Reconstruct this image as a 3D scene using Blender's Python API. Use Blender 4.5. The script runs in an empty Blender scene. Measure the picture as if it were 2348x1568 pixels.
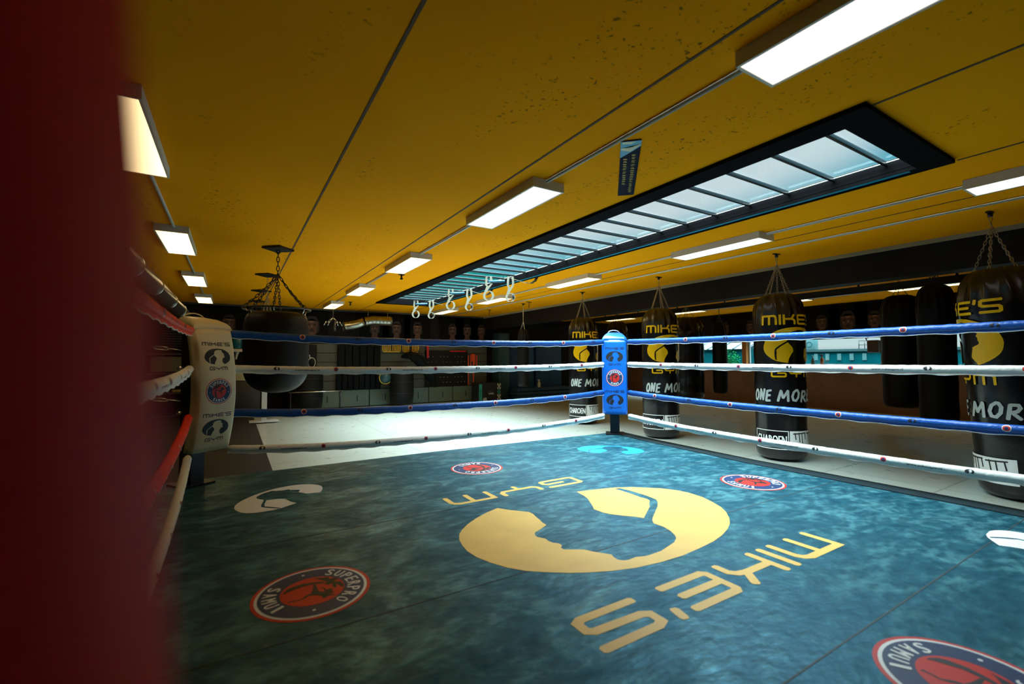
import bpy, bmesh, math, random
from mathutils import Vector, Matrix, noise
R = math.radians
PI = math.pi
random.seed(7)
S = bpy.context.scene
C = S.collection

# ---------------------------------------------------------------- camera, sky, exposure
CEIL, EYE, MATZ = 2.75, 1.33, 0.33
cd = bpy.data.cameras.new('camera'); cam = bpy.data.objects.new('camera', cd); C.objects.link(cam); S.camera = cam
cd.sensor_width = 36.0; cd.lens = 1047.1 * 36 / 2348
cd.clip_start = 0.01; cd.clip_end = 200
YAW, PIT, ROL = R(31.368), R(2.199), R(-0.222)
fw = Vector((math.sin(YAW) * math.cos(PIT), math.cos(YAW) * math.cos(PIT), math.sin(PIT)))
rt = Vector((math.cos(YAW), -math.sin(YAW), 0)); up = rt.cross(fw)
r2 = rt * math.cos(ROL) + up * math.sin(ROL); u2 = -rt * math.sin(ROL) + up * math.cos(ROL)
cam.matrix_world = Matrix(((r2.x, u2.x, -fw.x, 0), (r2.y, u2.y, -fw.y, 0), (r2.z, u2.z, -fw.z, EYE), (0, 0, 0, 1)))
cd.dof.use_dof = True; cd.dof.focus_distance = 5.5; cd.dof.aperture_fstop = 1.7
vs = S.view_settings
S.display_settings.display_device = 'sRGB'
vs.view_transform = 'Standard'; vs.look = 'None'; vs.gamma = 1.0; vs.use_curve_mapping = False
vs.exposure = 0.0
SKY_ZENITH = 36.0      # overcast daylight from above
SKY_LOW = 0.85        # pale sky near the horizon
LAMP, LAMP_DIM = 5.0, 1.25
W = bpy.data.worlds.new('sky'); S.world = W; W.use_nodes = True
nt = W.node_tree; nt.nodes.clear()
def N(t, k, **kw):
    n = t.nodes.new(k)
    for a, b in kw.items(): setattr(n, a, b)
    return n
tc = N(nt, 'ShaderNodeTexCoord'); sx = N(nt, 'ShaderNodeSeparateXYZ'); nt.links.new(tc.outputs['Generated'], sx.inputs[0])
cr = N(nt, 'ShaderNodeValToRGB')
el = cr.color_ramp.elements
el[0].position = 0.0; el[0].color = (0.05, 0.22, 0.25, 1)
el[1].position = 1.0; el[1].color = (0.80, 0.95, 1.0, 1)
for p, c in ((0.499, (0.06, 0.25, 0.27, 1)), (0.51, (0.85, 1.0, 0.97, 1)), (0.56, (0.30, 0.72, 0.80, 1)), (0.60, (0.5, 0.84, 0.88, 1)), (0.635, (0.86, 0.95, 0.95, 1)), (0.74, (0.75, 0.92, 0.96, 1)), (0.85, (0.80, 0.95, 1.0, 1))):
    e = el.new(p); e.color = c
ma = N(nt, 'ShaderNodeMapRange'); ma.inputs[1].default_value = -1; ma.inputs[2].default_value = 1
# the cloud deck is a little darker towards the east
mx = N(nt, 'ShaderNodeMath', operation='MULTIPLY_ADD'); mx.inputs[1].default_value = -0.10
nz = N(nt, 'ShaderNodeTexNoise'); nz.inputs['Scale'].default_value = 2.2; nz.inputs['Detail'].default_value = 3
mz = N(nt, 'ShaderNodeMath', operation='MULTIPLY_ADD'); mz.inputs[1].default_value = 0.10; mz.inputs[2].default_value = -0.05
nt.links.new(tc.outputs['Generated'], nz.inputs['Vector']); nt.links.new(nz.outputs['Fac'], mz.inputs[0])
ad = N(nt, 'ShaderNodeMath', operation='ADD')
nt.links.new(sx.outputs['Z'], ad.inputs[0]); nt.links.new(mz.outputs[0], ad.inputs[1])
nt.links.new(sx.outputs['Z'], ma.inputs[0]); nt.links.new(ma.outputs[0], cr.inputs[0])
st = N(nt, 'ShaderNodeMapRange', interpolation_type='SMOOTHSTEP')
st.inputs[1].default_value = 0.52; st.inputs[2].default_value = 0.85; st.inputs[3].default_value = SKY_LOW; st.inputs[4].default_value = SKY_ZENITH
nt.links.new(sx.outputs['Z'], st.inputs[0])
bg = N(nt, 'ShaderNodeBackground'); wo = N(nt, 'ShaderNodeOutputWorld')
# a teal cloud bank that stands higher towards the east
def mth(op, a, b=None, c=None):
    n = N(nt, 'ShaderNodeMath', operation=op)
    for i, v in enumerate((a, b, c)):
        if v is None: continue
        if isinstance(v, (int, float)): n.inputs[i].default_value = v
        else: nt.links.new(v, n.inputs[i])
    return n.outputs[0]
elv = mth('ARCSINE', sx.outputs['Z']); az = mth('ARCTAN2', sx.outputs['X'], sx.outputs['Y'])
top = mth('MULTIPLY_ADD', mth('ABSOLUTE', az), 0.21, 0.095)
top = mth('ADD', top, mz.outputs[0])
hi = N(nt, 'ShaderNodeMapRange', interpolation_type='SMOOTHSTEP'); nt.links.new(mth('SUBTRACT', elv, top), hi.inputs[0])
hi.inputs[1].default_value = -0.05; hi.inputs[2].default_value = 0.035; hi.inputs[3].default_value = 1; hi.inputs[4].default_value = 0
lo = N(nt, 'ShaderNodeMapRange'); nt.links.new(elv, lo.inputs[0]); lo.inputs[1].default_value = 0.07; lo.inputs[2].default_value = 0.11
bk = N(nt, 'ShaderNodeMix', data_type='RGBA'); bk.inputs[7].default_value = (0.0, 0.44, 0.58, 1)
nt.links.new(mth('MULTIPLY', mth('MULTIPLY', hi.outputs[0], lo.outputs[0]), 0.85), bk.inputs[0]); nt.links.new(cr.outputs[0], bk.inputs[6])
nt.links.new(bk.outputs[2], bg.inputs[0]); nt.links.new(st.outputs[0], bg.inputs[1]); nt.links.new(bg.outputs[0], wo.inputs[0])
def portal(x, y, z, sxx, syy, rot):
    l = bpy.data.lights.new('sky_portal', 'AREA'); l.shape = 'RECTANGLE'; l.size = sxx; l.size_y = syy
    l.cycles.is_portal = True
    o = bpy.data.objects.new('sky_portal', l); o.location = (x, y, z); o.rotation_euler = rot; C.objects.link(o)
portal(3.66, 6.2, CEIL + 0.10, 1.2, 10.0, (0, 0, 0))
portal(13.42, 7.6, 1.72, 1.1, 9.4, (0, R(90), 0))

# ---------------------------------------------------------------- materials
MT = {}
def mat(name, col, rough=0.5, metal=0.0, var=0.0, scale=8.0, bump=0.0, bscale=None, spec=0.5, coat=0.0, emit=None, stretch=None, tint=(1, 1, 1)):
    if name in MT: return MT[name]
    m = bpy.data.materials.new(name); m.use_nodes = True; t = m.node_tree
    b = t.nodes['Principled BSDF']
    b.inputs['Base Color'].default_value = (*col, 1); b.inputs['Roughness'].default_value = rough
    b.inputs['Metallic'].default_value = metal; b.inputs['Specular IOR Level'].default_value = spec
    b.inputs['Coat Weight'].default_value = coat; b.inputs['Specular Tint'].default_value = (*tint, 1); b.inputs['Coat Roughness'].default_value = 0.12
    if var or bump:
        tc = N(t, 'ShaderNodeTexCoord'); mp = N(t, 'ShaderNodeMapping')
        if stretch: mp.inputs['Scale'].default_value = stretch
        t.links.new(tc.outputs['Object'], mp.inputs[0])
        nz = N(t, 'ShaderNodeTexNoise'); nz.inputs['Scale'].default_value = scale; nz.inputs['Detail'].default_value = 5
        t.links.new(mp.outputs[0], nz.inputs['Vector'])
        if var:
            mix = N(t, 'ShaderNodeMix', data_type='RGBA')
            mix.inputs[6].default_value = (*[max(0, c * (1 - var)) for c in col], 1)
            mix.inputs[7].default_value = (*[min(1, c * (1 + var)) for c in col], 1)
            mr = N(t, 'ShaderNodeMapRange'); mr.inputs[1].default_value = 0.3; mr.inputs[2].default_value = 0.7
            t.links.new(nz.outputs['Fac'], mr.inputs[0]); t.links.new(mr.outputs[0], mix.inputs[0])
            t.links.new(mix.outputs[2], b.inputs['Base Color'])
        if bump:
            n2 = N(t, 'ShaderNodeTexNoise'); n2.inputs['Scale'].default_value = bscale or scale * 3; n2.inputs['Detail'].default_value = 4
            t.links.new(mp.outputs[0], n2.inputs['Vector'])
            bp = N(t, 'ShaderNodeBump'); bp.inputs['Strength'].default_value = bump; bp.inputs['Distance'].default_value = 0.01
            t.links.new(n2.outputs['Fac'], bp.inputs['Height']); t.links.new(bp.outputs[0], b.inputs['Normal'])
    if emit:
        b.inputs['Emission Color'].default_value = (*emit[0], 1); b.inputs['Emission Strength'].default_value = emit[1]
    MT[name] = m
    return m

def m_ceiling():
    m = mat('ceiling_paint', (0.80, 0.47, 0.012), 0.9, spec=0.06); t = m.node_tree; b = t.nodes['Principled BSDF']
    tc = N(t, 'ShaderNodeTexCoord')
    n1 = N(t, 'ShaderNodeTexNoise'); n1.inputs['Scale'].default_value = 1.1; n1.inputs['Detail'].default_value = 4
    n2 = N(t, 'ShaderNodeTexNoise'); n2.inputs['Scale'].default_value = 38; n2.inputs['Detail'].default_value = 3
    mp = N(t, 'ShaderNodeMapping'); mp.inputs['Scale'].default_value = (2.6, 0.35, 1)
    n3 = N(t, 'ShaderNodeTexNoise'); n3.inputs['Scale'].default_value = 1.0; n3.inputs['Detail'].default_value = 2
    for a, c in ((tc.outputs['Object'], n1.inputs[0]), (tc.outputs['Object'], n2.inputs[0]), (tc.outputs['Object'], mp.inputs[0]), (mp.outputs[0], n3.inputs[0])): t.links.new(a, c)
    c1 = N(t, 'ShaderNodeMix', data_type='RGBA'); c1.inputs[6].default_value = (0.86, 0.30, 0.0, 1); c1.inputs[7].default_value = (0.95, 0.36, 0.0, 1)
    t.links.new(n1.outputs['Fac'], c1.inputs[0])
    # casting pits gathered along the slab joints
    a = N(t, 'ShaderNodeMapRange'); a.inputs[1].default_value = 0.64; a.inputs[2].default_value = 0.67
    t.links.new(n2.outputs['Fac'], a.inputs[0])
    d = N(t, 'ShaderNodeMapRange'); d.inputs[1].default_value = 0.50; d.inputs[2].default_value = 0.64
    t.links.new(n3.outputs['Fac'], d.inputs[0])
    mu = N(t, 'ShaderNodeMath', operation='MULTIPLY'); t.links.new(a.outputs[0], mu.inputs[0]); t.links.new(d.outputs[0], mu.inputs[1])
    m2 = N(t, 'ShaderNodeMath', operation='MULTIPLY'); m2.inputs[1].default_value = 0.8; t.links.new(mu.outputs[0], m2.inputs[0])
    c2 = N(t, 'ShaderNodeMix', data_type='RGBA'); c2.inputs[7].default_value = (0.07, 0.04, 0.01, 1)
    t.links.new(m2.outputs[0], c2.inputs[0]); t.links.new(c1.outputs[2], c2.inputs[6]); t.links.new(c2.outputs[2], b.inputs['Base Color'])
    return m
def m_canvas():
    m = mat('ring_canvas', (0.2, 0.25, 0.28), 0.42, spec=0.8, tint=(0.05, 0.65, 1.0)); t = m.node_tree; b = t.nodes['Principled BSDF']
    tc = N(t, 'ShaderNodeTexCoord')
    mp = N(t, 'ShaderNodeMapping'); mp.inputs['Scale'].default_value = (1.0, 1.6, 1); mp.inputs['Rotation'].default_value = (0, 0, R(20))
    n1 = N(t, 'ShaderNodeTexNoise'); n1.inputs['Scale'].default_value = 3.2; n1.inputs['Detail'].default_value = 7; n1.inputs['Roughness'].default_value = 0.68; n1.inputs['Distortion'].default_value = 0.6
    n2 = N(t, 'ShaderNodeTexNoise'); n2.inputs['Scale'].default_value = 14; n2.inputs['Detail'].default_value = 4
    t.links.new(tc.outputs['Object'], mp.inputs[0]); t.links.new(mp.outputs[0], n1.inputs[0]); t.links.new(mp.outputs[0], n2.inputs[0])
    av = N(t, 'ShaderNodeMath', operation='MULTIPLY_ADD'); av.inputs[1].default_value = 0.35
    sc = N(t, 'ShaderNodeMath', operation='MULTIPLY'); sc.inputs[1].default_value = 0.65
    t.links.new(n1.outputs['Fac'], sc.inputs[0]); t.links.new(n2.outputs['Fac'], av.inputs[0]); t.links.new(sc.outputs[0], av.inputs[2])
    cr = N(t, 'ShaderNodeValToRGB'); cr.color_ramp.elements[0].position = 0.38; cr.color_ramp.elements[0].color = (0.003, 0.032, 0.048, 1)
    cr.color_ramp.elements[1].position = 0.64; cr.color_ramp.elements[1].color = (0.085, 0.25, 0.28, 1)
    e = cr.color_ramp.elements.new(0.5); e.color = (0.016, 0.076, 0.102, 1)
    t.links.new(av.outputs[0], cr.inputs[0]); t.links.new(cr.outputs[0], b.inputs['Base Color'])
    rr = N(t, 'ShaderNodeMapRange'); rr.inputs[1].default_value = 0.35; rr.inputs[2].default_value = 0.65; rr.inputs[3].default_value = 0.55; rr.inputs[4].default_value = 0.30; b.inputs['Coat Weight'].default_value = 0.0; b.inputs['Coat Roughness'].default_value = 0.38; b.inputs['Coat Tint'].default_value = (0.7, 0.95, 1, 1)
    t.links.new(n1.outputs['Fac'], rr.inputs[0]); t.links.new(rr.outputs[0], b.inputs['Roughness'])
    bp = N(t, 'ShaderNodeBump'); bp.inputs['Strength'].default_value = 0.6; bp.inputs['Distance'].default_value = 0.01
    t.links.new(n2.outputs['Fac'], bp.inputs['Height']); t.links.new(bp.outputs[0], b.inputs['Normal'])
    return m
def m_floor():
    m = mat('floor_tiles', (0.6, 0.6, 0.55), 0.3, spec=0.5); t = m.node_tree; b = t.nodes['Principled BSDF']
    tc = N(t, 'ShaderNodeTexCoord'); mp = N(t, 'ShaderNodeMapping'); mp.inputs['Location'].default_value = (-0.42, -0.75, 0)
    t.links.new(tc.outputs['Object'], mp.inputs[0])
    br = N(t, 'ShaderNodeTexBrick'); br.offset = 0.0; br.inputs['Scale'].default_value = 1.0
    br.inputs['Brick Width'].default_value = 1.92; br.inputs['Row Height'].default_value = 0.98; br.inputs['Mortar Size'].default_value = 0.011; br.inputs['Mortar Smooth'].default_value = 0.2
    br.inputs['Color1'].default_value = (0.55, 0.60, 0.52, 1); br.inputs['Color2'].default_value = (0.51, 0.56, 0.48, 1); br.inputs['Mortar'].default_value = (0.36, 0.38, 0.33, 1)
    t.links.new(mp.outputs[0], br.inputs['Vector'])
    nz = N(t, 'ShaderNodeTexNoise'); nz.inputs['Scale'].default_value = 5; nz.inputs['Detail'].default_value = 5
    t.links.new(tc.outputs['Object'], nz.inputs[0])
    mi = N(t, 'ShaderNodeMix', data_type='RGBA', blend_type='MULTIPLY'); mi.inputs[0].default_value = 0.06
    t.links.new(br.outputs['Color'], mi.inputs[6]); t.links.new(nz.outputs['Fac'], mi.inputs[7]); t.links.new(mi.outputs[2], b.inputs['Base Color'])
    rr = N(t, 'ShaderNodeMapRange'); rr.inputs[3].default_value = 0.26; rr.inputs[4].default_value = 0.30
    t.links.new(nz.outputs['Fac'], rr.inputs[0]); t.links.new(rr.outputs[0], b.inputs['Roughness'])
    return m
def m_glass(name, tint):
    m = bpy.data.materials.new(name); m.use_nodes = True; t = m.node_tree; t.nodes.clear()
    tr = N(t, 'ShaderNodeBsdfTransparent'); tr.inputs[0].default_value = (*tint, 1)
    gl = N(t, 'ShaderNodeBsdfGlossy'); gl.inputs['Roughness'].default_value = 0.03; gl.inputs[0].default_value = (0.8, 0.95, 1, 1)
    mi = N(t, 'ShaderNodeMixShader'); mi.inputs[0].default_value = 0.06; o = N(t, 'ShaderNodeOutputMaterial')
    t.links.new(tr.outputs[0], mi.inputs[1]); t.links.new(gl.outputs[0], mi.inputs[2]); t.links.new(mi.outputs[0], o.inputs[0])
    return m
CEILM, CANV, FLOORM = m_ceiling(), m_canvas(), m_floor()
GLASS = m_glass('window_glass', (0.93, 0.98, 1.0))
BLK = mat('black_paint', (0.008, 0.006, 0.006), 0.6, spec=0.25, var=0.3, scale=5)
WALLK = mat('black_wall', (0.010, 0.007, 0.007), 0.8, spec=0.2, var=0.25, scale=2)
STEEL = mat('black_steel', (0.03, 0.03, 0.032), 0.35, 0.6)
CHROME = mat('chrome', (0.75, 0.75, 0.72), 0.25, 1.0)
CHAINM = mat('chain_metal', (0.42, 0.36, 0.26), 0.35, 1.0)
CHAIND = mat('dark_chain', (0.05, 0.045, 0.04), 0.4, 0.8)
WHITEV = mat('white_vinyl', (0.78, 0.76, 0.68), 0.38, var=0.05, scale=3, bump=0.05)
BLUEV = mat('blue_vinyl', (0.005, 0.13, 0.56), 0.33, coat=0.35, var=0.08, scale=4, bump=0.05)
REDV = mat('red_vinyl', (0.62, 0.008, 0.008), 0.6, spec=0.12,  var=0.1, scale=4)
REDR = mat('red_rope_cover', (0.85, 0.02, 0.003), 0.5, spec=0.2, var=0.12, scale=14, bump=0.5, bscale=45)
BLUER = mat('blue_rope_cover', (0.005, 0.08, 0.37), 0.40, var=0.15, scale=14, bump=0.5, bscale=45)
WHITER = mat('white_rope_cover', (0.82, 0.80, 0.74), 0.45, var=0.06, scale=14, bump=0.5, bscale=45)
HEMW = mat('white_seam_thread', (0.85, 0.85, 0.8), 0.6)
PBLK = mat('black_print', (0.012, 0.012, 0.014), 0.5)
PYEL = mat('yellow_print', (0.86, 0.53, 0.13), 0.42, var=0.06, scale=6)
PYELB = mat('bag_yellow_print', (0.90, 0.52, 0.0), 0.3)
PWHT = mat('white_print', (0.82, 0.83, 0.8), 0.5)
PRED = mat('red_print', (0.62, 0.02, 0.012), 0.45)
PNAV = mat('navy_print', (0.012, 0.035, 0.11), 0.45)
PBLU = mat('blue_print', (0.01, 0.26, 0.62), 0.45)
PGREY = mat('grey_print', (0.5, 0.56, 0.55), 0.5)
BAGM = mat('bag_leather', (0.006, 0.005, 0.006), 0.26, bump=0.35, bscale=7, scale=3, spec=0.45, coat=0.18)
BAGD = mat('matte_bag', (0.007, 0.006, 0.006), 0.5, spec=0.2, bump=0.2, bscale=9)
DUCT = mat('duct_steel', (0.40, 0.40, 0.36), 0.30, 1.0, var=0.15, scale=6)
GREYM = mat('grey_conduit', (0.45, 0.47, 0.42), 0.4)
HOUS = mat('lamp_housing', (0.62, 0.60, 0.52), 0.5)
DIFF = mat('lamp_diffuser', (0.9, 0.9, 0.88), 0.5, emit=((1.0, 0.72, 0.28), LAMP))
DIFFD = mat('dim_lamp_diffuser', (0.9, 0.9, 0.88), 0.5, emit=((1.0, 0.88, 0.80), LAMP_DIM))
DIFFL = mat('left_lamp_diffuser', (0.9, 0.9, 0.88), 0.5, emit=((1.0, 0.70, 0.34), 3.0))

# ---------------------------------------------------------------- mesh helpers
def bmn(): return bmesh.new()
def box(bm, x0, x1, y0, y1, z0, z1, mi=0):
    v = [bm.verts.new(p) for p in ((x0, y0, z0), (x1, y0, z0), (x1, y1, z0), (x0, y1, z0), (x0, y0, z1), (x1, y0, z1), (x1, y1, z1), (x0, y1, z1))]
    for f in ((3, 2, 1, 0), (4, 5, 6, 7), (0, 1, 5, 4), (1, 2, 6, 5), (2, 3, 7, 6), (3, 0, 4, 7)):
        bm.faces.new([v[i] for i in f]).material_index = mi
    return v
def frame_at(t):
    t = t.normalized(); a = Vector((0, 0, 1)) if abs(t.z) < 0.9 else Vector((1, 0, 0))
    n = t.cross(a).normalized(); return n, n.cross(t).normalized()
def tube(bm, pts, r, seg=10, cap=True, mi=0, closed=False):
    pts = [Vector(p) for p in pts]; n = len(pts); rings = []
    a = None
    for i, p in enumerate(pts):
        if closed: t = pts[(i + 1) % n] - pts[i - 1]
        else: t = pts[min(i + 1, n - 1)] - pts[max(i - 1, 0)]
        t.normalize()
        if a is None: a, _ = frame_at(t)
        a = (a - t * a.dot(t)).normalized(); b = t.cross(a)
        rr = r[i] if isinstance(r, (list, tuple)) else r
        rings.append([bm.verts.new(p + (a * math.cos(2 * PI * k / seg) + b * math.sin(2 * PI * k / seg)) * rr) for k in range(seg)])
    for i in range(n if closed else n - 1):
        q = rings[(i + 1) % n]
        for k in range(seg):
            f = bm.faces.new((rings[i][k], rings[i][(k + 1) % seg], q[(k + 1) % seg], q[k])); f.smooth = True; f.material_index = mi
    if cap and not closed:
        bm.faces.new(rings[0][::-1]).material_index = mi; bm.faces.new(rings[-1]).material_index = mi
def lathe(bm, prof, seg=32, c=(0, 0, 0), fn=None, mi=0):
    rings = []
    for r, z in prof:
        rings.append([])
        for k in range(seg):
            th = 2 * PI * k / seg; rr = r if fn is None else fn(r, z, th)
            rings[-1].append(bm.verts.new((c[0] + rr * math.cos(th), c[1] + rr * math.sin(th), c[2] + z)))
    for i in range(len(rings) - 1):
        for k in range(seg):
            f = bm.faces.new((rings[i][k], rings[i][(k + 1) % seg], rings[i + 1][(k + 1) % seg], rings[i + 1][k])); f.smooth = True; f.material_index = mi
    bm.faces.new(rings[0][::-1]).material_index = mi; bm.faces.new(rings[-1]).material_index = mi
def chain(bm, p0, p1, link=0.045, w=0.011, r=0.0035, sag=0.0):
    p0, p1 = Vector(p0), Vector(p1); L = (p1 - p0).length; n = max(2, int(L / (link * 0.78)))
    def at(t): return p0.lerp(p1, t) + Vector((0, 0, -sag * 4 * t * (1 - t)))
    for i in range(n):
        a, b = at(i / n), at((i + 1) / n); c = (a + b) / 2; t = (b - a).normalized(); u, v = frame_at(t)
        if i % 2: u, v = v, u
        h = link / 2
        pts = [c + t * (h * math.copysign(min(1, abs(math.cos(q)) * 1.25), math.cos(q))) + u * (w * math.sin(q)) for q in [2 * PI * j / 8 for j in range(8)]]
        tube(bm, pts, r, 5, closed=True)
def rbox(bm, x0, x1, y0, y1, z0, z1, bev=0.01, seg=2):
    b2 = bmesh.new(); box(b2, x0, x1, y0, y1, z0, z1)
    bmesh.ops.bevel(b2, geom=b2.edges[:], offset=bev, segments=seg, profile=0.5, affect='EDGES')
    for f in b2.faces: f.smooth = True
    me = bpy.data.meshes.new('t'); b2.to_mesh(me); b2.free(); bm.from_mesh(me); bpy.data.meshes.remove(me)
def ob(name, bm, m, parent=None, loc=None, world=False, **kw):
    me = bpy.data.meshes.new(name); bm.to_mesh(me); bm.free()
    for x in (m if isinstance(m, (list, tuple)) else [m]): me.materials.append(x)
    o = bpy.data.objects.new(name, me); C.objects.link(o)
    if parent: o.parent = parent
    if world and parent: o.location = -parent.location
    if loc: o.location = loc
    for k, v in kw.items(): o[k] = v
    return o
def thing(name, label, cat, loc=(0, 0, 0), group=None, rot=0):
    o = bpy.data.objects.new(name, None); C.objects.link(o); o.location = loc; o.rotation_euler = (0, 0, rot)
    o.empty_display_size = 0.1; o['label'] = label; o['category'] = cat
    if group: o['group'] = group
    return o
def tag(o, label, cat, group=None):
    o['label'] = label; o['category'] = cat
    if group: o['group'] = group
    return o
def struct(o): o['kind'] = 'structure'; return o
def kids(o): return [c for c in bpy.data.objects if c.parent == o]
def copy_tree(root, loc=None, label=None, rot=None, parent=None):
    c = root.copy(); C.objects.link(c)
    if parent: c.parent = parent
    if loc is not None: c.location = loc
    if rot is not None: c.rotation_euler = (0, 0, rot)
    if label: c['label'] = label
    for ch in kids(root): copy_tree(ch, parent=c)
    return c

# ---------------------------------------------------------------- flat prints
LOGO = [(0.477,-0.576),(0.437,-0.504),(0.334,-0.384),(0.331,-0.338),(0.343,-0.292),(0.36,-0.21),(0.373,-0.16),(0.375,-0.113),(0.453,-0.071),(0.511,-0.046),(0.534,-0.017),(0.54,0.02),(0.513,0.07),(0.519,0.105),(0.512,0.14),(0.487,0.171),(0.49,0.199),(0.515,0.221),(0.517,0.248),(0.419,0.309),(0.401,0.349),(0.335,0.442),(0.348,0.469),(0.352,0.506),(0.334,0.528),(0.305,0.538),(0.275,0.535),(0.246,0.533),(0.194,0.552),(0.151,0.554),(0.067,0.551),(-0.019,0.529),(-0.094,0.509),(-0.153,0.476),(-0.184,0.442),(-0.218,0.381),(-0.238,0.313),(-0.234,0.235),(-0.262,0.197),(-0.3,0.164),(-0.398,0.097),(-0.526,0.011),(-0.606,-0.057),(-0.645,-0.106),(-0.653,-0.155),(-0.661,-0.228),(-0.655,-0.36),(-0.636,-0.47),(-0.615,-0.483),(-0.583,-0.483),(-0.593,-0.435),(-0.596,-0.303),(-0.589,-0.206),(-0.600,-0.156),(-0.584,-0.113),(-0.519,-0.062),(-0.478,-0.018),(-0.256,0.129),(-0.222,0.077),(-0.17,0.021),(-0.119,-0.045),(-0.099,-0.101),(-0.091,-0.185),(-0.136,-0.251),(-0.219,-0.401),(-0.241,-0.468),(-0.265,-0.59),(-0.449,-0.556),(-0.61,-0.516),(-0.745,-0.447),(-0.919,-0.292),(-0.977,-0.194),(-1.006,-0.092),(-0.998,0.04),(-0.949,0.168),(-0.901,0.265),(-0.832,0.351),(-0.742,0.432),(-0.658,0.492),(-0.552,0.546),(-0.425,0.592),(-0.305,0.621),(-0.16,0.64),(0.015,0.655),(0.179,0.648),(0.343,0.625),(0.478,0.583),(0.587,0.534),(0.666,0.491),(0.774,0.412),(0.843,0.353),(0.902,0.275),(0.95,0.172),(0.98,0.076),(0.989,-0.017),(0.977,-0.112),(0.958,-0.192),(0.922,-0.268),(0.877,-0.326),(0.807,-0.393),(0.705,-0.467),(0.598,-0.527)]
def poly(bm, pts, z=0.0, mi=0):
    b2 = bmesh.new(); f = b2.faces.new([b2.verts.new((p[0], p[1], z)) for p in pts])
    bmesh.ops.triangulate(b2, faces=[f], ngon_method='EAR_CLIP')
    bmesh.ops.recalc_face_normals(b2, faces=b2.faces[:])
    for f in b2.faces:
        if f.normal.z < 0: f.normal_flip()
        f.material_index = mi
    me = bpy.data.meshes.new('t'); b2.to_mesh(me); b2.free(); bm.from_mesh(me); bpy.data.meshes.remove(me)
def circ(cx, cy, r, n=36, ry=None, a0=0, a1=2 * PI):
    k = n if abs(a1 - a0) >= 2 * PI - 1e-6 else n + 1
    return [(cx + r * math.cos(a0 + (a1 - a0) * i / n), cy + (ry or r) * math.sin(a0 + (a1 - a0) * i / n)) for i in range(k)]
def stroke(bm, pts, w, z=0.0, mi=0):
    """a rounded stroke drawn as one ribbon with mitred joins and half-round ends"""
    P = [Vector(p) for p in pts]; n = len(P); L, Rr = [], []
    for i in range(n):
        a = (P[i] - P[i - 1]).normalized() if i else None
        b = (P[i + 1] - P[i]).normalized() if i < n - 1 else None
        if a is None: d, s = b, 1
        elif b is None: d, s = a, 1
        else:
            d = (a + b).normalized(); s = 1 / max(0.5, math.sqrt((1 + a.dot(b)) / 2))
        nn = Vector((-d.y, d.x)) * (w / 2 * s)
        L.append(P[i] + nn); Rr.append(P[i] - nn)
    e0 = (P[0] - P[1]).normalized(); e1 = (P[-1] - P[-2]).normalized()
    pts = L + [L[-1] + e1 * w * 0.3 + (Rr[-1] - L[-1]) * 0.2, Rr[-1] + e1 * w * 0.3 + (L[-1] - Rr[-1]) * 0.2] + Rr[::-1] + [Rr[0] + e0 * w * 0.3 + (L[0] - Rr[0]) * 0.2, L[0] + e0 * w * 0.3 + (Rr[0] - L[0]) * 0.2]
    for i in range(n - 1):
        poly(bm, [L[i], L[i + 1], Rr[i + 1], Rr[i]], z, mi)
    poly(bm, [L[-1], L[-1] + e1 * w * 0.3 + (Rr[-1] - L[-1]) * 0.2, Rr[-1] + e1 * w * 0.3 + (L[-1] - Rr[-1]) * 0.2, Rr[-1]], z, mi)
    poly(bm, [L[0], L[0] + e0 * w * 0.3 + (Rr[0] - L[0]) * 0.2, Rr[0] + e0 * w * 0.3 + (L[0] - Rr[0]) * 0.2, Rr[0]], z, mi)
GLY = {  # letter strokes: unit height, x in the same unit
    'M': (1.75, [[(0.1, .05), (0.1, .9), (1.42, .9), (1.58, .82), (1.66, .68), (1.66, .05)], [(.9, .88), (.9, .05)]]),
    'I': (0.2, [[(.1, .05), (.1, .95)]]),
    'K': (1.45, [[(.1, .05), (.1, .95)], [(.1, .56), (.95, .56), (1.2, .5), (1.33, .36), (1.33, .05)], [(.98, .58), (1.28, .95)]]),
    'E': (1.5, [[(1.45, .92), (.18, .92), (.1, .84), (.1, .16), (.18, .08), (1.45, .08)], [(.1, .5), (1.3, .5)]]),
    "'": (0.2, [[(.12, 1.0), (.06, .74)]]),
    'S': (1.5, [[(1.5, .93), (.25, .93), (.1, .86), (.1, .60), (.25, .52), (1.3, .48), (1.42, .4), (1.42, .15), (1.3, .08), (.05, .08)]]),
    'G': (1.7, [[(1.62, .92), (.2, .92), (.1, .84), (.1, .16), (.2, .08), (1.5, .08), (1.6, .16), (1.6, .42), (1.5, .5), (.75, .5)]]),
    'Y': (1.75, [[(.1, .95), (.1, .62), (.25, .46), (1.5, .46), (1.64, .62), (1.64, .95)], [(.88, .46), (.88, .05)]]),
}
def word(bm, s, x, y, h, width, mi=0, z=0.0, w=0.19):
    """the gym's wide lettering centred at x with its foot at y"""
    gap = 0.24; tot = sum(GLY[c][0] for c in s) + gap * (len(s) - 1); k = width / tot; px = x - width / 2
    for c in s:
        for j_, st_ in enumerate(GLY[c][1]):
            stroke(bm, [(px + a * k, y + b * h) for a, b in st_], w * h * 1.05, z + j_ * 0.0003, mi)
        px += (GLY[c][0] + gap) * k
def gym_logo(bm, a=1.0, mi=0, text=True, z=0.0, ty=1.06, gy=-0.98, th=0.22, gh=0.2, cx=0.0, cy=0.0, full=True):
    poly(bm, [(cx + p[0] * a, cy + p[1] * a) for p in LOGO], z, mi)
    if text:
        word(bm, "MIKE'S", cx, cy + (ty - 0.22) * a, th * a, 1.85 * a, mi, z)
        word(bm, 'GYM', cx + 0.02 * a, cy + gy * a, gh * a, 1.26 * a, mi, z)
_tc = {}
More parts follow.
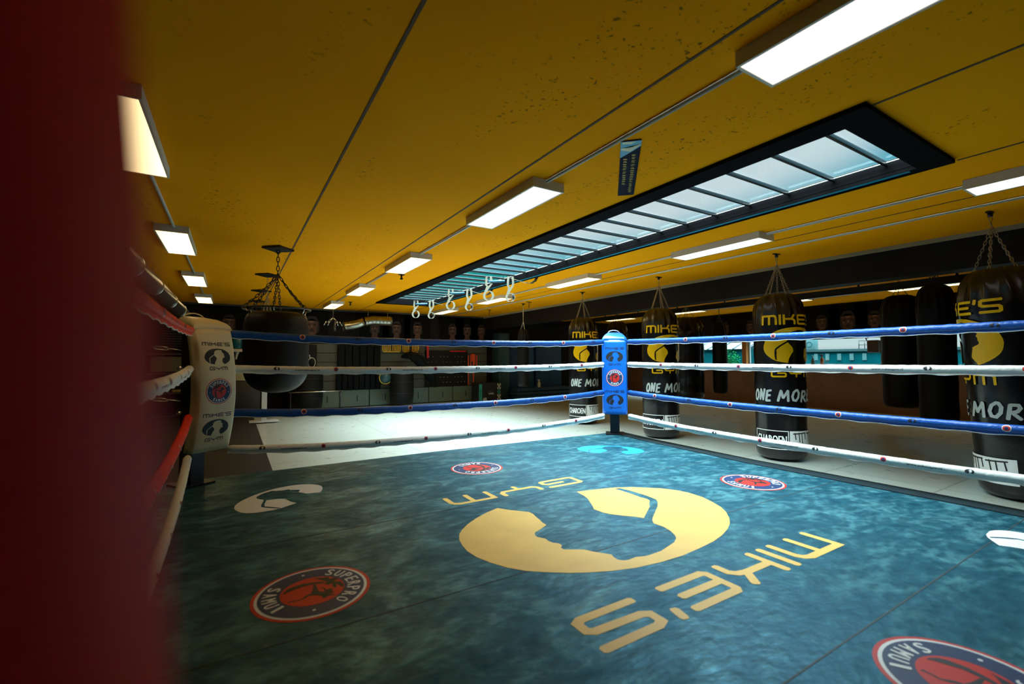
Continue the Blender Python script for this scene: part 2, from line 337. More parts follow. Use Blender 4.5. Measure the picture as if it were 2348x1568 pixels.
def txt(s, bold=0.0, shear=0.0):
    key = (s, bold, shear)
    if key in _tc: return _tc[key]
    cu = bpy.data.curves.new('t', 'FONT'); cu.body = s; cu.offset = bold; cu.shear = shear; cu.space_character = 1.0 + bold * 4; cu.fill_mode = 'FRONT'; cu.resolution_u = 3
    o = bpy.data.objects.new('t', cu); C.objects.link(o); bpy.context.view_layer.update()
    dg = bpy.context.evaluated_depsgraph_get(); me = o.evaluated_get(dg).to_mesh()
    vv = [(v.co.x, v.co.y) for v in me.vertices]; ff = [tuple(p.vertices) for p in me.polygons]
    o.evaluated_get(dg).to_mesh_clear(); bpy.data.objects.remove(o); bpy.data.curves.remove(cu)
    xs = [v[0] for v in vv]; ys = [v[1] for v in vv]; _tc[key] = (vv, ff, min(xs), max(xs), min(ys), max(ys))
    return _tc[key]
HAND = {'O': (1.0, [[(.55, 1), (.2, .8), (.05, .4), (.2, .05), (.55, 0), (.85, .3), (.9, .7), (.7, .97), (.5, 1.0)]]), 'N': (1.0, [[(.05, 0), (.22, 1)], [(.25, .95), (.7, .05)], [(.7, 0), (.95, 1.02)]]),
        'E': (.85, [[(.2, .98), (.02, .02)], [(.2, .97), (.85, 1.04)], [(.12, .52), (.7, .58)], [(.03, .03), (.72, .06)]]), 'M': (1.35, [[(.02, 0), (.3, 1)], [(.32, .95), (.58, .3)], [(.6, .3), (1.1, 1)], [(1.1, .98), (1.2, 0)]]),
        'R': (.95, [[(.05, 0), (.2, .98)], [(.2, .97), (.72, .95), (.85, .75), (.65, .52), (.15, .45)], [(.3, .45), (.9, 0)]]), '!': (.25, [[(.1, .32), (.2, 1.1)], [(.06, .02), (.07, .1)]]), ' ': (.55, [])}
def hand(bm, s_, x, y, h, width, w=.17, mi=0):
    """marker-pen lettering centred at x"""
    tot = sum(HAND[c][0] + .28 for c in s_); k = width / tot; px = x - width / 2; n = 0
    for i, c in enumerate(s_):
        for st_ in HAND[c][1]:
            stroke(bm, [(px + (a + b * .1) * k, y + (b + .06 * math.sin(i * 2.1)) * h) for a, b in st_], w * h, n * .0003, mi); n = (n + 1) % 5
        px += (HAND[c][0] + .28) * k
def put_text(bm, s, cx, cy, h, width=None, bold=0.0, shear=0.0, mi=0, z=0.0, rot=0.0, both=True):
    if bold:   # heavier letters: two copies a hair apart, one laid over the other
        for q in (-1, 1): put_text(bm, s, cx + q * bold * h * .9, cy, h, width, 0.0, shear, mi, z + (q + 1) * .00015, rot)
        return
    vv, ff, x0, x1, y0, y1 = txt(s, bold, shear)
    ky = h / (y1 - y0); kx = ky if width is None else width / (x1 - x0); ca, sa = math.cos(rot), math.sin(rot)
    vs_ = []
    for a, b in vv:
        p, q = (a - (x0 + x1) / 2) * kx, (b - (y0 + y1) / 2) * ky
        vs_.append(bm.verts.new((cx + p * ca - q * sa, cy + p * sa + q * ca, z)))
    for f in ff:
        try:
            g = bm.faces.new([vs_[i] for i in f]); g.material_index = mi
            g.normal_update()
            if g.normal.z < 0: g.normal_flip()
        except ValueError: pass
def roundel(bm, r=1.0, base=0, dz=0.0006):
    """red rim, white ring, navy band with lettering, red disc with palm and kicking figure. materials base..base+3 = red, white, navy, dark"""
    q = lambda l: [(a * r, b * r) for a, b in l]
    poly(bm, q(circ(0, 0, 1, 48)), 0, base); poly(bm, q(circ(0, 0, .94, 48)), dz, base + 1); poly(bm, q(circ(0, 0, .89, 48)), 2 * dz, base + 2)
    poly(bm, q(circ(0, 0, .54, 40)), 3 * dz, base)
    z = 4 * dz; k = base + 3
    # palm and kicking figure
    for pl in ([(-.17,-.47),(-.29,-.39),(-.33,-.31),(-.36,-.12),(-.32,.06),(-.25,.24),(-.18,.23),(-.24,.05),(-.25,-.14),(-.2,-.28),(-.15,-.42),(-.1,-.47)],
               [(-.48,.07),(-.4,.34),(-.3,.34),(-.32,.43),(-.17,.50),(-.21,.44),(-.16,.4),(-.1,.5),(.06,.53),(.17,.49),(.05,.45),(-.05,.41),(.06,.41),(.13,.36),(.02,.34),(-.1,.35),(-.07,.28),(-.15,.22),(-.21,.28),(-.3,.22),(-.40,.15)],
               [(.27,-.43),(.2,-.42),(.23,-.23),(.14,-.13),(.1,-.04),(-.01,0),(-.22,.04),(-.23,.08),(.09,.09),(.15,.16),(.14,.19),(.01,.17),(-.02,.13),(-.05,.15),(0,.19),(.11,.22),(.22,.31),(.25,.33),(.28,.28),(.28,.23),(.35,.32),(.38,.3),(.35,.22),(.4,.15),(.4,.11),(.31,.11),(.21,.03),(.17,-.07),(.22,-.14),(.26,-.23),(.24,-.4)]):
        poly(bm, q(pl), z, k)
    poly(bm, q(circ(.14, .27, .05, 10)), z + .0001, k)
    for s, a0, a1, flip in (('SUPERPRO', 146, 34, 1), ('SAMUI', 238, 302, -1)):
        for i, ch in enumerate(s):
            a = R(a0 + (a1 - a0) * i / (len(s) - 1)); rr = .71 * r
            put_text(bm, ch, rr * math.cos(a), rr * math.sin(a), .23 * r, (.125 if ch != 'I' else .05) * r, .05, mi=base + 1, z=z, rot=(a - PI / 2) if flip > 0 else (a + PI / 2))
    for a in (186, -6): poly(bm, q(circ(.72 * math.cos(R(a)), .72 * math.sin(R(a)), .03, 8)), z, base + 1)
RMATS = [PRED, PWHT, PNAV, PBLK]
def warp(bm, fn, du=None, dv=None):
    """cut a flat print along u (and v) so that it follows a bent surface, then map it with fn(u, v, height)"""
    for ax, d in ((0, du), (1, dv)):
        if not d: continue
        xs = [v.co[ax] for v in bm.verts]; lo, hi = min(xs), max(xs); x = math.ceil(lo / d) * d
        while x < hi:
            pn = (1, 0, 0) if ax == 0 else (0, 1, 0)
            bmesh.ops.bisect_plane(bm, geom=bm.verts[:] + bm.edges[:] + bm.faces[:], dist=1e-6, plane_co=(x, 0, 0) if ax == 0 else (0, x, 0), plane_no=pn)
            x += d
    for v in bm.verts: v.co = Vector(fn(v.co.x, v.co.y, v.co.z))
    return bm

# ---------------------------------------------------------------- the setting
b = bmn(); box(b, -3, 13.35, -4, 13.5, -0.1, 0); struct(ob('floor', b, FLOORM))
SX0, SX1, SY0, SY1 = 3.15, 4.26, 1.27, 11.1          # skylight opening
b = bmn()
for r_ in ((-3, SX0 - .04, -4, 13.5), (SX1 + .04, 13.35, -4, 13.5), (SX0 - .04, SX1 + .04, -4, SY0 - .04), (SX0 - .04, SX1 + .04, SY1 + .04, 13.5)): box(b, *r_, CEIL, CEIL + 0.085)
ce = struct(ob('ceiling', b, CEILM))
JT = mat('slab_joint', (0.10, 0.05, 0.02), 0.8)
for i, x in enumerate((0.62, 1.83, 2.98 + 0.06, 4.42, 5.55, 8.3, 10.7)):
    b = bmn()
    for y0, y1 in (((-4, 13.5),) if i not in (2, 3) else ((-4, 1.09), (11.28, 13.5))):
        box(b, x - 0.008, x + 0.008, y0, y1, CEIL - 0.004, CEIL - 0.0005)
    ob('joint', b, JT, ce)
b = bmn(); box(b, -3, 13.35, 13.5, 13.62, 0, CEIL); struct(ob('wall_back', b, WALLK))
b = bmn(); box(b, -3.12, -3, -4, 13.62, 0, CEIL); struct(ob('wall_left', b, WALLK))
b = bmn(); box(b, -3, 13.35, -4.12, -4, 0, CEIL); struct(ob('wall_front', b, WALLK))
# far right wall with its window band
BROWN = mat('brown_wall', (0.16, 0.07, 0.03), 0.55, var=0.15, scale=3)
PIER = mat('orange_pier', (0.38, 0.14, 0.02), 0.5, var=0.1)
ZB, ZT = 1.15, 2.02
b = bmn(); box(b, 13.35, 13.5, -4.12, 13.62, 0, ZB)
struct(ob('wall_right', b, BROWN))
wins = ((2.55, 4.55), (4.75, 8.12), (8.25, 12.2))
b = bmn(); box(b, 13.35, 13.5, -4.12, 13.62, ZT, CEIL)
edges = [-4.12] + [v for w_ in wins for v in w_] + [13.62]
struct(ob('wall_upper', b, WALLK))
for i, (y0, y1) in enumerate(((-4.12, 2.55), (4.55, 4.75), (8.12, 8.25), (12.2, 13.62))):
    b = bmn(); box(b, 13.25 if i in (1, 2) else 13.35, 13.5, y0, y1, ZB, ZT); struct(ob('trim_%d' % (i + 1), b, PIER if i in (1, 2) else WALLK))
WFR = mat('window_frame_grey', (0.30, 0.36, 0.36), 0.4)
for i, (y0, y1) in enumerate(wins):
    b = bmn(); t_ = 0.035
    box(b, 13.38, 13.44, y0, y1, ZB, ZB + t_); box(b, 13.38, 13.44, y0, y1, ZT - t_, ZT)
    box(b, 13.38, 13.44, y0, y0 + t_, ZB + t_, ZT - t_); box(b, 13.38, 13.44, y1 - t_, y1, ZB + t_, ZT - t_)
    w = struct(ob('window_%d' % (i + 2), b, WFR))
    b = bmn(); box(b, 13.405, 13.41, y0 + t_, y1 - t_, ZB + t_, ZT - t_); ob('pane', b, GLASS, w)
    b = bmn(); box(b, 13.2, 13.38, y0, y1, ZB - 0.03, ZB - 0.001); ob('sill', b, WFR, w)
# beam across the room
b = bmn(); box(b, 7.12, 7.42, -4, 13.5, 2.35, CEIL); struct(ob('beam', b, BLK))
b = bmn(); box(b, 7.09, 7.12, -4, 13.5, CEIL - 0.05, CEIL - 0.001); struct(ob('trim_9', b, mat('beam_trim', (0.30, 0.26, 0.16), 0.5)))
b = bmn(); box(b, -3, 7.09, 13.46, 13.5, CEIL - 0.045, CEIL - 0.001); struct(ob('trim_10', b, mat('back_trim', (0.06, 0.05, 0.04), 0.5)))
# skylight
SKF = mat('skylight_frame_black', (0.004, 0.0035, 0.004), 0.8, spec=0.05)
SKB = mat('skylight_bar', (0.012, 0.014, 0.016), 0.28, spec=0.6)
SKT = mat('skylight_foil', (0.02, 0.35, 0.50), 0.25, 0.0, bump=0.5, bscale=3, scale=2)
b = bmn()
box(b, 2.96, SX0, 1.09, 11.28, CEIL - 0.03, CEIL - 0.001); box(b, 4.262, 4.272, 1.09, 11.28, CEIL - 0.03, CEIL - 0.001); box(b, 4.345, 4.375, 1.09, 11.28, CEIL - 0.03, CEIL - 0.001)
box(b, SX0, 4.262, 1.09, SY0, CEIL - 0.03, CEIL - 0.001); box(b, SX0, 4.262, SY1, 11.28, CEIL - 0.03, CEIL - 0.001)
box(b, 4.272, 4.345, 1.09, 1.32, CEIL - 0.03, CEIL - 0.001); box(b, 4.272, 4.345, 11.2, 11.28, CEIL - 0.03, CEIL - 0.001)
sk = struct(ob('window_1', b, SKF))
b = bmn(); rbox(b, 4.273, 4.344, 1.321, 11.199, CEIL - 0.022, CEIL - 0.002, 0.006); ob('reflective_strip', b, SKT, sk)
b = bmn()
box(b, SX0 - 0.03, SX0, SY0, SY1, CEIL, CEIL + 0.09); box(b, SX1, SX1 + 0.03, SY0, SY1, CEIL, CEIL + 0.09)
box(b, SX0, SX1, SY0 - 0.03, SY0, CEIL, CEIL + 0.09); box(b, SX0, SX1, SY1, SY1 + 0.03, CEIL, CEIL + 0.09); ob('curb', b, SKF, sk)
b = bmn(); box(b, SX0 - .03, SX1 + .03, SY0 - .03, SY1 + .03, CEIL + 0.091, CEIL + 0.096); ob('pane', b, GLASS, sk)
for k in range(28):
    y = 1.45 + k * 0.36
    if y > SY1 - 0.1: break
    b = bmn(); rbox(b, SX0 + 0.002, SX1 - 0.002, y - 0.011, y + 0.011, CEIL + 0.05, CEIL + 0.085, 0.004); ob('glazing_bar', b, SKB, sk)
b = bmn(); tube(b, [(4.235, SY0 + 0.02, CEIL + 0.07), (4.235, SY1 - 0.02, CEIL + 0.07)], 0.005, 6); ob('drip_rail', b, WHITEV, sk)

# ---------------------------------------------------------------- outdoors beyond the windows
GRD = mat('outside_ground', (0.008, 0.02, 0.02), 0.9)
b = bmn(); box(b, 13.6, 90, -40, 70, -0.6, -0.5); struct(ob('ground', b, GRD))
TEAL = mat('teal_cladding', (0.001, 0.045, 0.052), 0.9, spec=0.0, var=0.15, scale=2)
PALE = mat('pale_teal', (0.05, 0.12, 0.12), 0.3)  # plain pale teal for outdoor windows, roof seams, cases and sill bottles
t = thing('flat_roof_building', 'long teal clad building outside with roof railing seen through the wide window', 'building', (30, 12, -0.5))
b = bmn(); box(b, 30, 36, 7.5, 15.8, -0.5, 1.72); ob('wall', b, TEAL, t, world=True)
b = bmn(); box(b, 29.9, 36, 7.5, 15.85, 1.72, 1.86); ob('roof', b, mat('roof_edge', (0.01, 0.04, 0.04), 0.5), t, world=True)
for k in range(6):
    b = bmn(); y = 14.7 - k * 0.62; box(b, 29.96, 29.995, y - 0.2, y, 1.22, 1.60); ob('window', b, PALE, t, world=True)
b = bmn()
for y in (11.0, 11.28, 11.56, 11.84): tube(b, [(30.2, y, 1.86), (30.2, y, 2.32)], 0.02, 5)
for z in (2.08, 2.31): tube(b, [(30.2, 11.0, z), (30.2, 11.84, z)], 0.02, 5)
ob('railing', b, mat('dark_teal_metal', (0.002, 0.008, 0.01), 0.5), t, world=True)
t = thing('solar_roof_building', 'low teal building with sloping panelled roof behind the green tree', 'building', (30, 20, -0.5))
b = bmn(); box(b, 30, 36, 18.0, 24.5, -0.5, 2.0); ob('wall', b, TEAL, t, world=True)
b = bmn(); v = [b.verts.new(p) for p in ((29.8, 18.1, 2.0), (29.8, 24.5, 2.0), (33, 24.5, 3.3), (33, 18.1, 3.3), (33, 18.1, 2.0), (33, 24.5, 2.0))]
for f in ((0, 1, 2, 3), (0, 3, 4), (1, 5, 2), (3, 2, 5, 4), (0, 4, 5, 1)): b.faces.new([v[i] for i in f])
ob('roof', b, mat('blue_roof', (0.004, 0.022, 0.028), 0.5), t, world=True)
b = bmn()
for k in range(7): box(b, 29.78, 29.84, 18.2 + k, 18.26 + k, 2.0, 2.08); tube(b, [(29.8, 18.2 + k, 2.03), (33, 18.2 + k, 3.33)], 0.03, 4)
ob('roof_seams', b, PALE, t, world=True)
t = thing('leafy_tree', 'round green leafy tree outside in front of the panelled roof', 'tree', (22, 14.45, -0.5))
b = bmn(); tube(b, [(0, 0, 0), (0.02, 0.03, 0.9), (0, 0, 1.6)], [.07, .05, .03], 8); ob('trunk', b, mat('bark', (0.06, 0.05, 0.03), 0.9), t)
b = bmn()
for k in range(900):
    d = Vector((random.gauss(0, 1), random.gauss(0, 1), random.gauss(0, 1))).normalized() * (0.62 * random.random() ** 0.4)
    c0 = Vector((0, 0, 1.72)) + Vector((d.x, d.y, d.z * 0.95)); n_ = Vector((random.gauss(0, 1), random.gauss(0, 1), random.gauss(0, 1))).normalized(); a_, b_ = frame_at(n_)
    b.faces.new([b.verts.new(c0 + a_ * 0.05), b.verts.new(c0 + b_ * 0.03), b.verts.new(c0 - a_ * 0.05), b.verts.new(c0 - b_ * 0.03)])
ob('foliage', b, mat('leaf_green', (0.004, 0.075, 0.022), 0.9, spec=0.0, var=0.7, scale=6), t)
t = thing('air_conditioner', 'pale roof air conditioner on the teal building outside', 'air conditioner', (30.3, 14.5, 1.86))
b = bmn(); rbox(b, 0, .5, -.28, .28, 0, .62, .02); ob('case', b, PALE, t)
b = bmn(); tube(b, [(-.005, .16 * math.cos(a), .32 + .16 * math.sin(a)) for a in [2 * PI * i / 16 for i in range(16)]], .015, 5, closed=True); ob('fan_ring', b, TEAL, t)

b = bmn(); box(b, 0, 9.5, 13.7, 17, 2.84, 4.35); struct(ob('wall_sky_block', b, mat('sky_block_teal', (0.001, 0.055, 0.075), .9, spec=0.0)))  # added volume blocking the low sky so the far skylight panes turn teal

# ---------------------------------------------------------------- boxing ring
PLB = mat('platform_black', (0.02, 0.018, 0.02), 0.6)
ring = thing('ring_platform', 'low boxing ring platform with clouded blue grey canvas and printed logos', 'boxing ring', (2, 2, 0))
CAN = [(-0.75, -1.2), (4.22, -1.2), (4.235, 1.0), (4.21, 2.6), (4.29, 3.9), (4.38, 4.66), (1.9, 4.73), (-0.75, 4.70)]
b = bmn(); box(b, -0.72, 4.42, -1.15, 4.62, 0.0, MATZ - 0.03); ob('base', b, PLB, ring, world=True)
b = bmn(); f = b.faces.new([b.verts.new((x, y, MATZ)) for x, y in CAN]); r_ = bmesh.ops.extrude_face_region(b, geom=[f])
for v in [g for g in r_['geom'] if isinstance(g, bmesh.types.BMVert)]: v.co.z = MATZ - 0.028
bmesh.ops.recalc_face_normals(b, faces=b.faces[:]); ob('canvas', b, CANV, ring, world=True)
b = bmn(); prev = None
for (xi, y) in ((4.22, -1.2), (4.235, 1.0), (4.21, 2.6), (4.29, 3.9), (4.385, 4.60)):
    sec = [b.verts.new((xi + dx, y, MATZ + dz)) for dx, dz in ((0.002, -0.02), (0.004, 0.006), (0.03, 0.012), (0.17, 0.010), (0.20, 0.0), (0.20, -0.06), (0.002, -0.06))]
    if prev:
        for i in range(7): b.faces.new((prev[i], prev[(i + 1) % 7], sec[(i + 1) % 7], sec[i]))
    else: b.faces.new(sec)
    prev = sec
b.faces.new(prev[::-1]); bmesh.ops.recalc_face_normals(b, faces=b.faces[:])
ob('edge_padding', b, mat('edge_cover', (0.010, 0.022, 0.027), 0.6, spec=0.25, var=0.2, bump=0.3, bscale=12), ring, world=True)
SEAM = mat('canvas_seam', (0.03, 0.045, 0.05), 0.6)
for y in (0.80, 1.84, 2.86):
    b = bmn(); box(b, -0.75, 4.21, y - 0.003, y + 0.003, MATZ + 0.0004, MATZ + 0.0011); ob('seam', b, SEAM, ring, world=True)
def onmat(name, fill, m, x, y, ang, z=MATZ + 0.0012):
    """print lying on the canvas; ang turns its reading direction"""
    b = bmn(); fill(b); ca, sa = math.cos(ang), math.sin(ang)
    warp(b, lambda u, v, h: (x + u * ca - v * sa, y + u * sa + v * ca, z + h)); return ob(name, b, m, ring, world=True)
PYELW = PYEL
onmat('yellow_logo', lambda b: gym_logo(b, 0.933, text=False), PYELW, 1.982, 2.178, PI)
onmat('yellow_lettering', lambda b: word(b, "MIKE'S", 0.02, 0.765, 0.215, 1.71), PYELW, 1.982, 2.178, PI)
onmat('yellow_lettering', lambda b: word(b, 'GYM', 0.10, -0.925, 0.19, 1.17), PYELW, 1.982, 2.178, PI)
for x, y, a in ((0.31, 2.176, -PI / 2), (1.934, 3.805, PI), (3.606, 2.182, -PI / 2), (1.95, 0.50, PI)):
    onmat('roundel_print', lambda b: roundel(b, 0.238), RMATS, x, y, a)
onmat('white_logo', lambda b: gym_logo(b, 0.352, text=False), PWHT, 0.315, 3.772, R(45))
onmat('blue_logo', lambda b: gym_logo(b, 0.362, text=False), PBLU, 3.571, 3.778, R(-45))
onmat('white_logo', lambda b: gym_logo(b, 0.355, text=False), PWHT, 3.58, 0.548, R(-135))

# corner posts with their cushions (local: front faces -Y)
def pad_z(t): return 0.62 + t * 0.96
def corner(name, label, x, y, ang, m, bow, w=0.34, off=0.13, ps=1.0, prints=True, marks=PBLK, capm=None):
    t = thing('ring_post', label, 'ring post', (x, y, MATZ), 'padded ring corner posts', ang)
    b = bmn(); v = box(b, -.06, .06, -.06, .06, 0, 1.28); bmesh.ops.rotate(b, verts=b.verts, cent=(0, 0, 0), matrix=Matrix.Rotation(R(45) - ang + R(45) * 0, 3, 'Z')); ob('post', b, STEEL, t)
    b = bmn(); box(b, -.12, .12, -.12, .12, 0, .015); ob('foot_plate', b, STEEL, t)
    def front(u, z):   # outward offset of the cushion's front at height z
        s = max(0.0, min(1.0, (z - 0.29) / 0.96)); return -(off + bow * math.sin(PI * s) ** 0.9)
    b = bmn(); rings = []; nz_ = 22
    sec = [(-.5, .0), (-.5, .6), (-.46, .9), (-.42, .98), (-.2, 1), (.2, 1), (.42, .98), (.46, .9), (.5, .6), (.5, .0), (.35, -.05), (-.35, -.05)]
    for i in range(nz_ + 1):
        z = 0.29 + 0.96 * i / nz_; f0 = front(0, z)
        rings.append([b.verts.new((a * w, f0 + (1 - c) * 0.10, z)) for a, c in sec])
    for i in range(nz_):
        for k in range(12):
            f = b.faces.new((rings[i][k], rings[i][(k + 1) % 12], rings[i + 1][(k + 1) % 12], rings[i + 1][k])); f.smooth = True
    b.faces.new(rings[0][::-1]); b.faces.new(rings[-1]); bmesh.ops.recalc_face_normals(b, faces=b.faces[:])
    pad = ob('corner_cushion', b, m, t)
    # cap sloping back over the post
    b = bmn(); rr = []
    for s, (hw, yy, zt) in enumerate(((w * .49, -off, 1.262), (w * .47, -off + .015, 1.30), (w * .40, -off * .55, 1.335), (w * .30, .02, 1.362), (w * .24, .10, 1.355), (w * .24, .19, 1.30))):
        rr.append([b.verts.new(p) for p in ((-hw, yy, 1.25), (-hw, yy, zt - .02), (-hw * .8, yy, zt), (hw * .8, yy, zt), (hw, yy, zt - .02), (hw, yy, 1.25))])
    for i in range(5):
        for k in range(6):
            f = b.faces.new((rr[i][k], rr[i][(k + 1) % 6], rr[i + 1][(k + 1) % 6], rr[i + 1][k])); f.smooth = True
    b.faces.new(rr[0]); b.faces.new(rr[-1][::-1]); bmesh.ops.recalc_face_normals(b, faces=b.faces[:])
    ob('cushion_cap', b, capm or m, t)
    b = bmn(); tube(b, [(.08 * math.cos(a), .02, 1.345 + .045 * math.sin(a)) for a in [PI * i / 10 for i in range(11)]], .006, 6); ob('lifting_handle', b, CHROME, t)
    if prints:
        fn = lambda u, z, h: (u, front(u, z) - 0.0012 - h - (0 if abs(u) < .2 * w else -(abs(u) / w - .2) * .009), z)
        for zc in (1.03, 0.475):
            b = bmn(); gym_logo(b, 0.118 * ps, text=False, cy=zc); word(b, "MIKE'S", 0, zc + .102 * ps, .028, .255 * ps, w=.2); word(b, 'GYM', .002, zc - .122 * ps, .026, .165 * ps, w=.2); warp(b, fn, None, 0.03); ob('logo_print', b, marks, t)
        b = bmn(); roundel(b, 0.118 * ps, dz=0.0005)
        for v in b.verts: v.co.y += 0.76
        warp(b, fn, None, 0.03); ob('roundel_print', b, RMATS, t)
    # turnbuckles and strap loops behind the cushion
    for z in (1.56, 1.27, .91, .61):
        for sg in (-1, 1):
            b = bmn(); a = -ang + (PI / 2 * (0 if sg < 0 else 1)); zz = z - MATZ
            tube(b, [(0, 0.02, zz), (sg * .11, .03, zz)], .009, 6); tube(b, [(sg * .06, .03, zz), (sg * .10, .03, zz)], .016, 8); ob('turnbuckle', b, CHROME, t)
    return t
white_post = corner('ring_post', 'ring corner post with bowed white cushion and black printed logos, left of the photo', -0.275, 4.548, R(33), mat('warm_lit_vinyl', (.80, .69, .44), .38, var=.05, scale=3, bump=.05), 0.085, w=0.305, off=0.25, ps=.85)  # white cushion with the warm lamp light tinted into its vinyl colour
blue_post = corner('ring_post', 'far ring corner post with straight blue cushion and printed logos', 4.385, 4.548, R(-43), BLUEV, 0.012, w=.318, off=0.27, ps=.92)
b = bmn()
red_post = corner('ring_post', 'blurred ring corner post with red cushion filling the left edge', -0.230, 0.121, R(135), REDV, 0.04, prints=False)

# ropes
def rope(side, p0, p1, sag, m, label, inner, first, kinds=('badge', 'logo'), step=0.485, text=True, sn=0):
    p0, p1 = Vector(p0), Vector(p1); L = (p1 - p0).length; T = (p1 - p0).normalized(); Nn = Vector(inner).normalized(); U = Vector((0, 0, 1)); r = 0.027
    t = thing('ring_rope', label, 'ring rope', p0, 'padded ropes around the boxing ring')
    def path(s):
        k = s / L; return p0.lerp(p1, k) - U * (sag * (1 - (2 * k - 1) ** 4 * .5 - (2 * k - 1) ** 2 * .5))
    n = int(L / 0.035); rn = random.Random(sn * 13 + 5)
    b = bmn(); tube(b, [path(L * i / n) for i in range(n + 1)], [r * (1 + 0.035 * math.sin(i * 2.3) + rn.uniform(-.03, .03)) * (0.72 if i in (0, n) else 1) for i in range(n + 1)], 14)
    ob('sleeve', b, m, t, world=True)
    # stitched flap hanging under the sleeve with a pale edge
    b = bmn(); prev = None; edge = []
    for i in range(n + 1):
        s = L * i / n; c = path(s); d = r * (1.52 + .14 * math.sin(i * .9 + sn) + rn.uniform(-.06, .06)); y = r * .35
        q = [b.verts.new(c + Nn * (y - .004) - U * r * .7), b.verts.new(c + Nn * (y + .002) - U * r * .7), b.verts.new(c + Nn * (y + .001) - U * d), b.verts.new(c + Nn * (y - .003) - U * d)]
        edge.append(c + Nn * y - U * d)
        if prev:
            for k in range(4): b.faces.new((prev[k], prev[(k + 1) % 4], q[(k + 1) % 4], q[k]))
        prev = q
    bmesh.ops.recalc_face_normals(b, faces=b.faces[:]); ob('flap', b, m, t, world=True)
    b = bmn(); tube(b, edge, .0028, 5); ob('edge_stitching', b, HEMW, t, world=True)
    # seams where the sleeve sections meet
    s = 0.2
    flip = -1 if T.cross(U).dot(Nn) > 0 else 1   # reading direction as seen from inside the ring
    def fn(s0, phi0):
        def g(u, v, h):
            s = min(L, max(0, s0 - flip * u)); a = phi0 + v / r; c = path(s); rr = r * 1.07 + .0008 + h
            return c + (Nn * math.cos(a) + U * math.sin(a)) * rr
        return g
    s, i = first, 0
    while s < L - 0.1:
        b = bmn()
        if kinds[i % len(kinds)] == 'badge':
            for kk, (rad, mi) in enumerate(((.023, 1), (.0185, 0), (.010, 2))): poly(b, circ(0, 0, rad, 18), kk * .0006, mi)
            warp(b, fn(s, 0.12), None, .008); ob('badge', b, [PRED, PWHT, PNAV], t, world=True)
        else:
            gym_logo(b, .024, text=False); warp(b, fn(s, 0.12), None, .008); ob('logo_print', b, PBLK, t, world=True)
        s += step; i += 1
    if text:
        s, i = first + step * .5, 0
        while s < L - 0.3:
            b = bmn(); put_text(b, 'www.mikesgym.nl', 0, 0, .018, .20, .04); warp(b, fn(s, -.25), None, .008); ob('web_address_print', b, PBLK, t, world=True); s += step * 2
    return t
ZS = (1.56, 1.27, .91, .61)
names = ('top', 'second', 'third', 'lowest')
for i, z in enumerate(ZS):
    wh = i % 2 == 1; cn = 'white' if wh else 'blue'; m = WHITER if wh else BLUER
    rope('back', (-.03, 4.45, z), (4.10, 4.45, z), (.045, .035, .06, .075)[i], m, f'{names[i]} rope of the back side, {cn} sleeve, between the white and blue posts', (0, -1, 0), (.55, .35, .57, .25)[i], text=wh, sn=i, kinds=('badge', 'logo') if not wh else ('logo', 'badge'))
    rope('right', (4.33, 4.24, z), (4.33, -.3, z), (.02, .02, .05, .065)[i], m, f'{names[i]} rope of the right side, {cn} sleeve, running right from the blue post', (-1, 0, 0), (.9, .55, .45, .75)[i], text=wh, sn=i + 4)
    m = WHITER if wh else REDR; cn = 'white' if wh else 'red'
    rope('left', (-.28, 4.20, z), (-.28, 0.10, z + (0.02 if i == 0 else 0)), (.03, .045, .12, .19)[i], m, f'{names[i]} rope of the left side, {cn} sleeve, between the white post and red corner', (1, 0, 0), (.8, .5, .9, .8)[i], text=wh, sn=i + 8)
# side rigging seen left of the white post
for i, z in enumerate((1.41, 1.0)):
    t = thing('rigging_screw', ('upper' if i == 0 else 'lower') + ' steel rigging screw on a cable left of the white post', 'rigging screw', (-.34, 4.55, z), 'rigging screws by the white post')
    b = bmn(); tube(b, [(0, 0, 0), (-.06, .01, .012), (-.33, .04, .05)], .004, 6); ob('cable', b, CHROME, t)
    b = bmn(); tube(b, [(-.10, .012, .014), (-.12, .015, .030), (-.19, .022, .038), (-.21, .024, .028)], .004, 6); tube(b, [(-.10, .012, .014), (-.12, .015, .006), (-.19, .022, .014), (-.21, .024, .028)], .004, 6); ob('screw_frame', b, CHROME, t)
t = thing('guy_pole', 'thin dark steel pole standing left of the white ring post', 'pole', (-.70, 4.78, .022))
b = bmn(); tube(b, [(0, 0, 0), (0, 0, 1.5)], .012, 8); ob('pole', b, STEEL, t)
b = bmn(); lathe(b, [(.08, 0), (.08, .012), (.02, .02)], 16); ob('foot', b, STEEL, t)

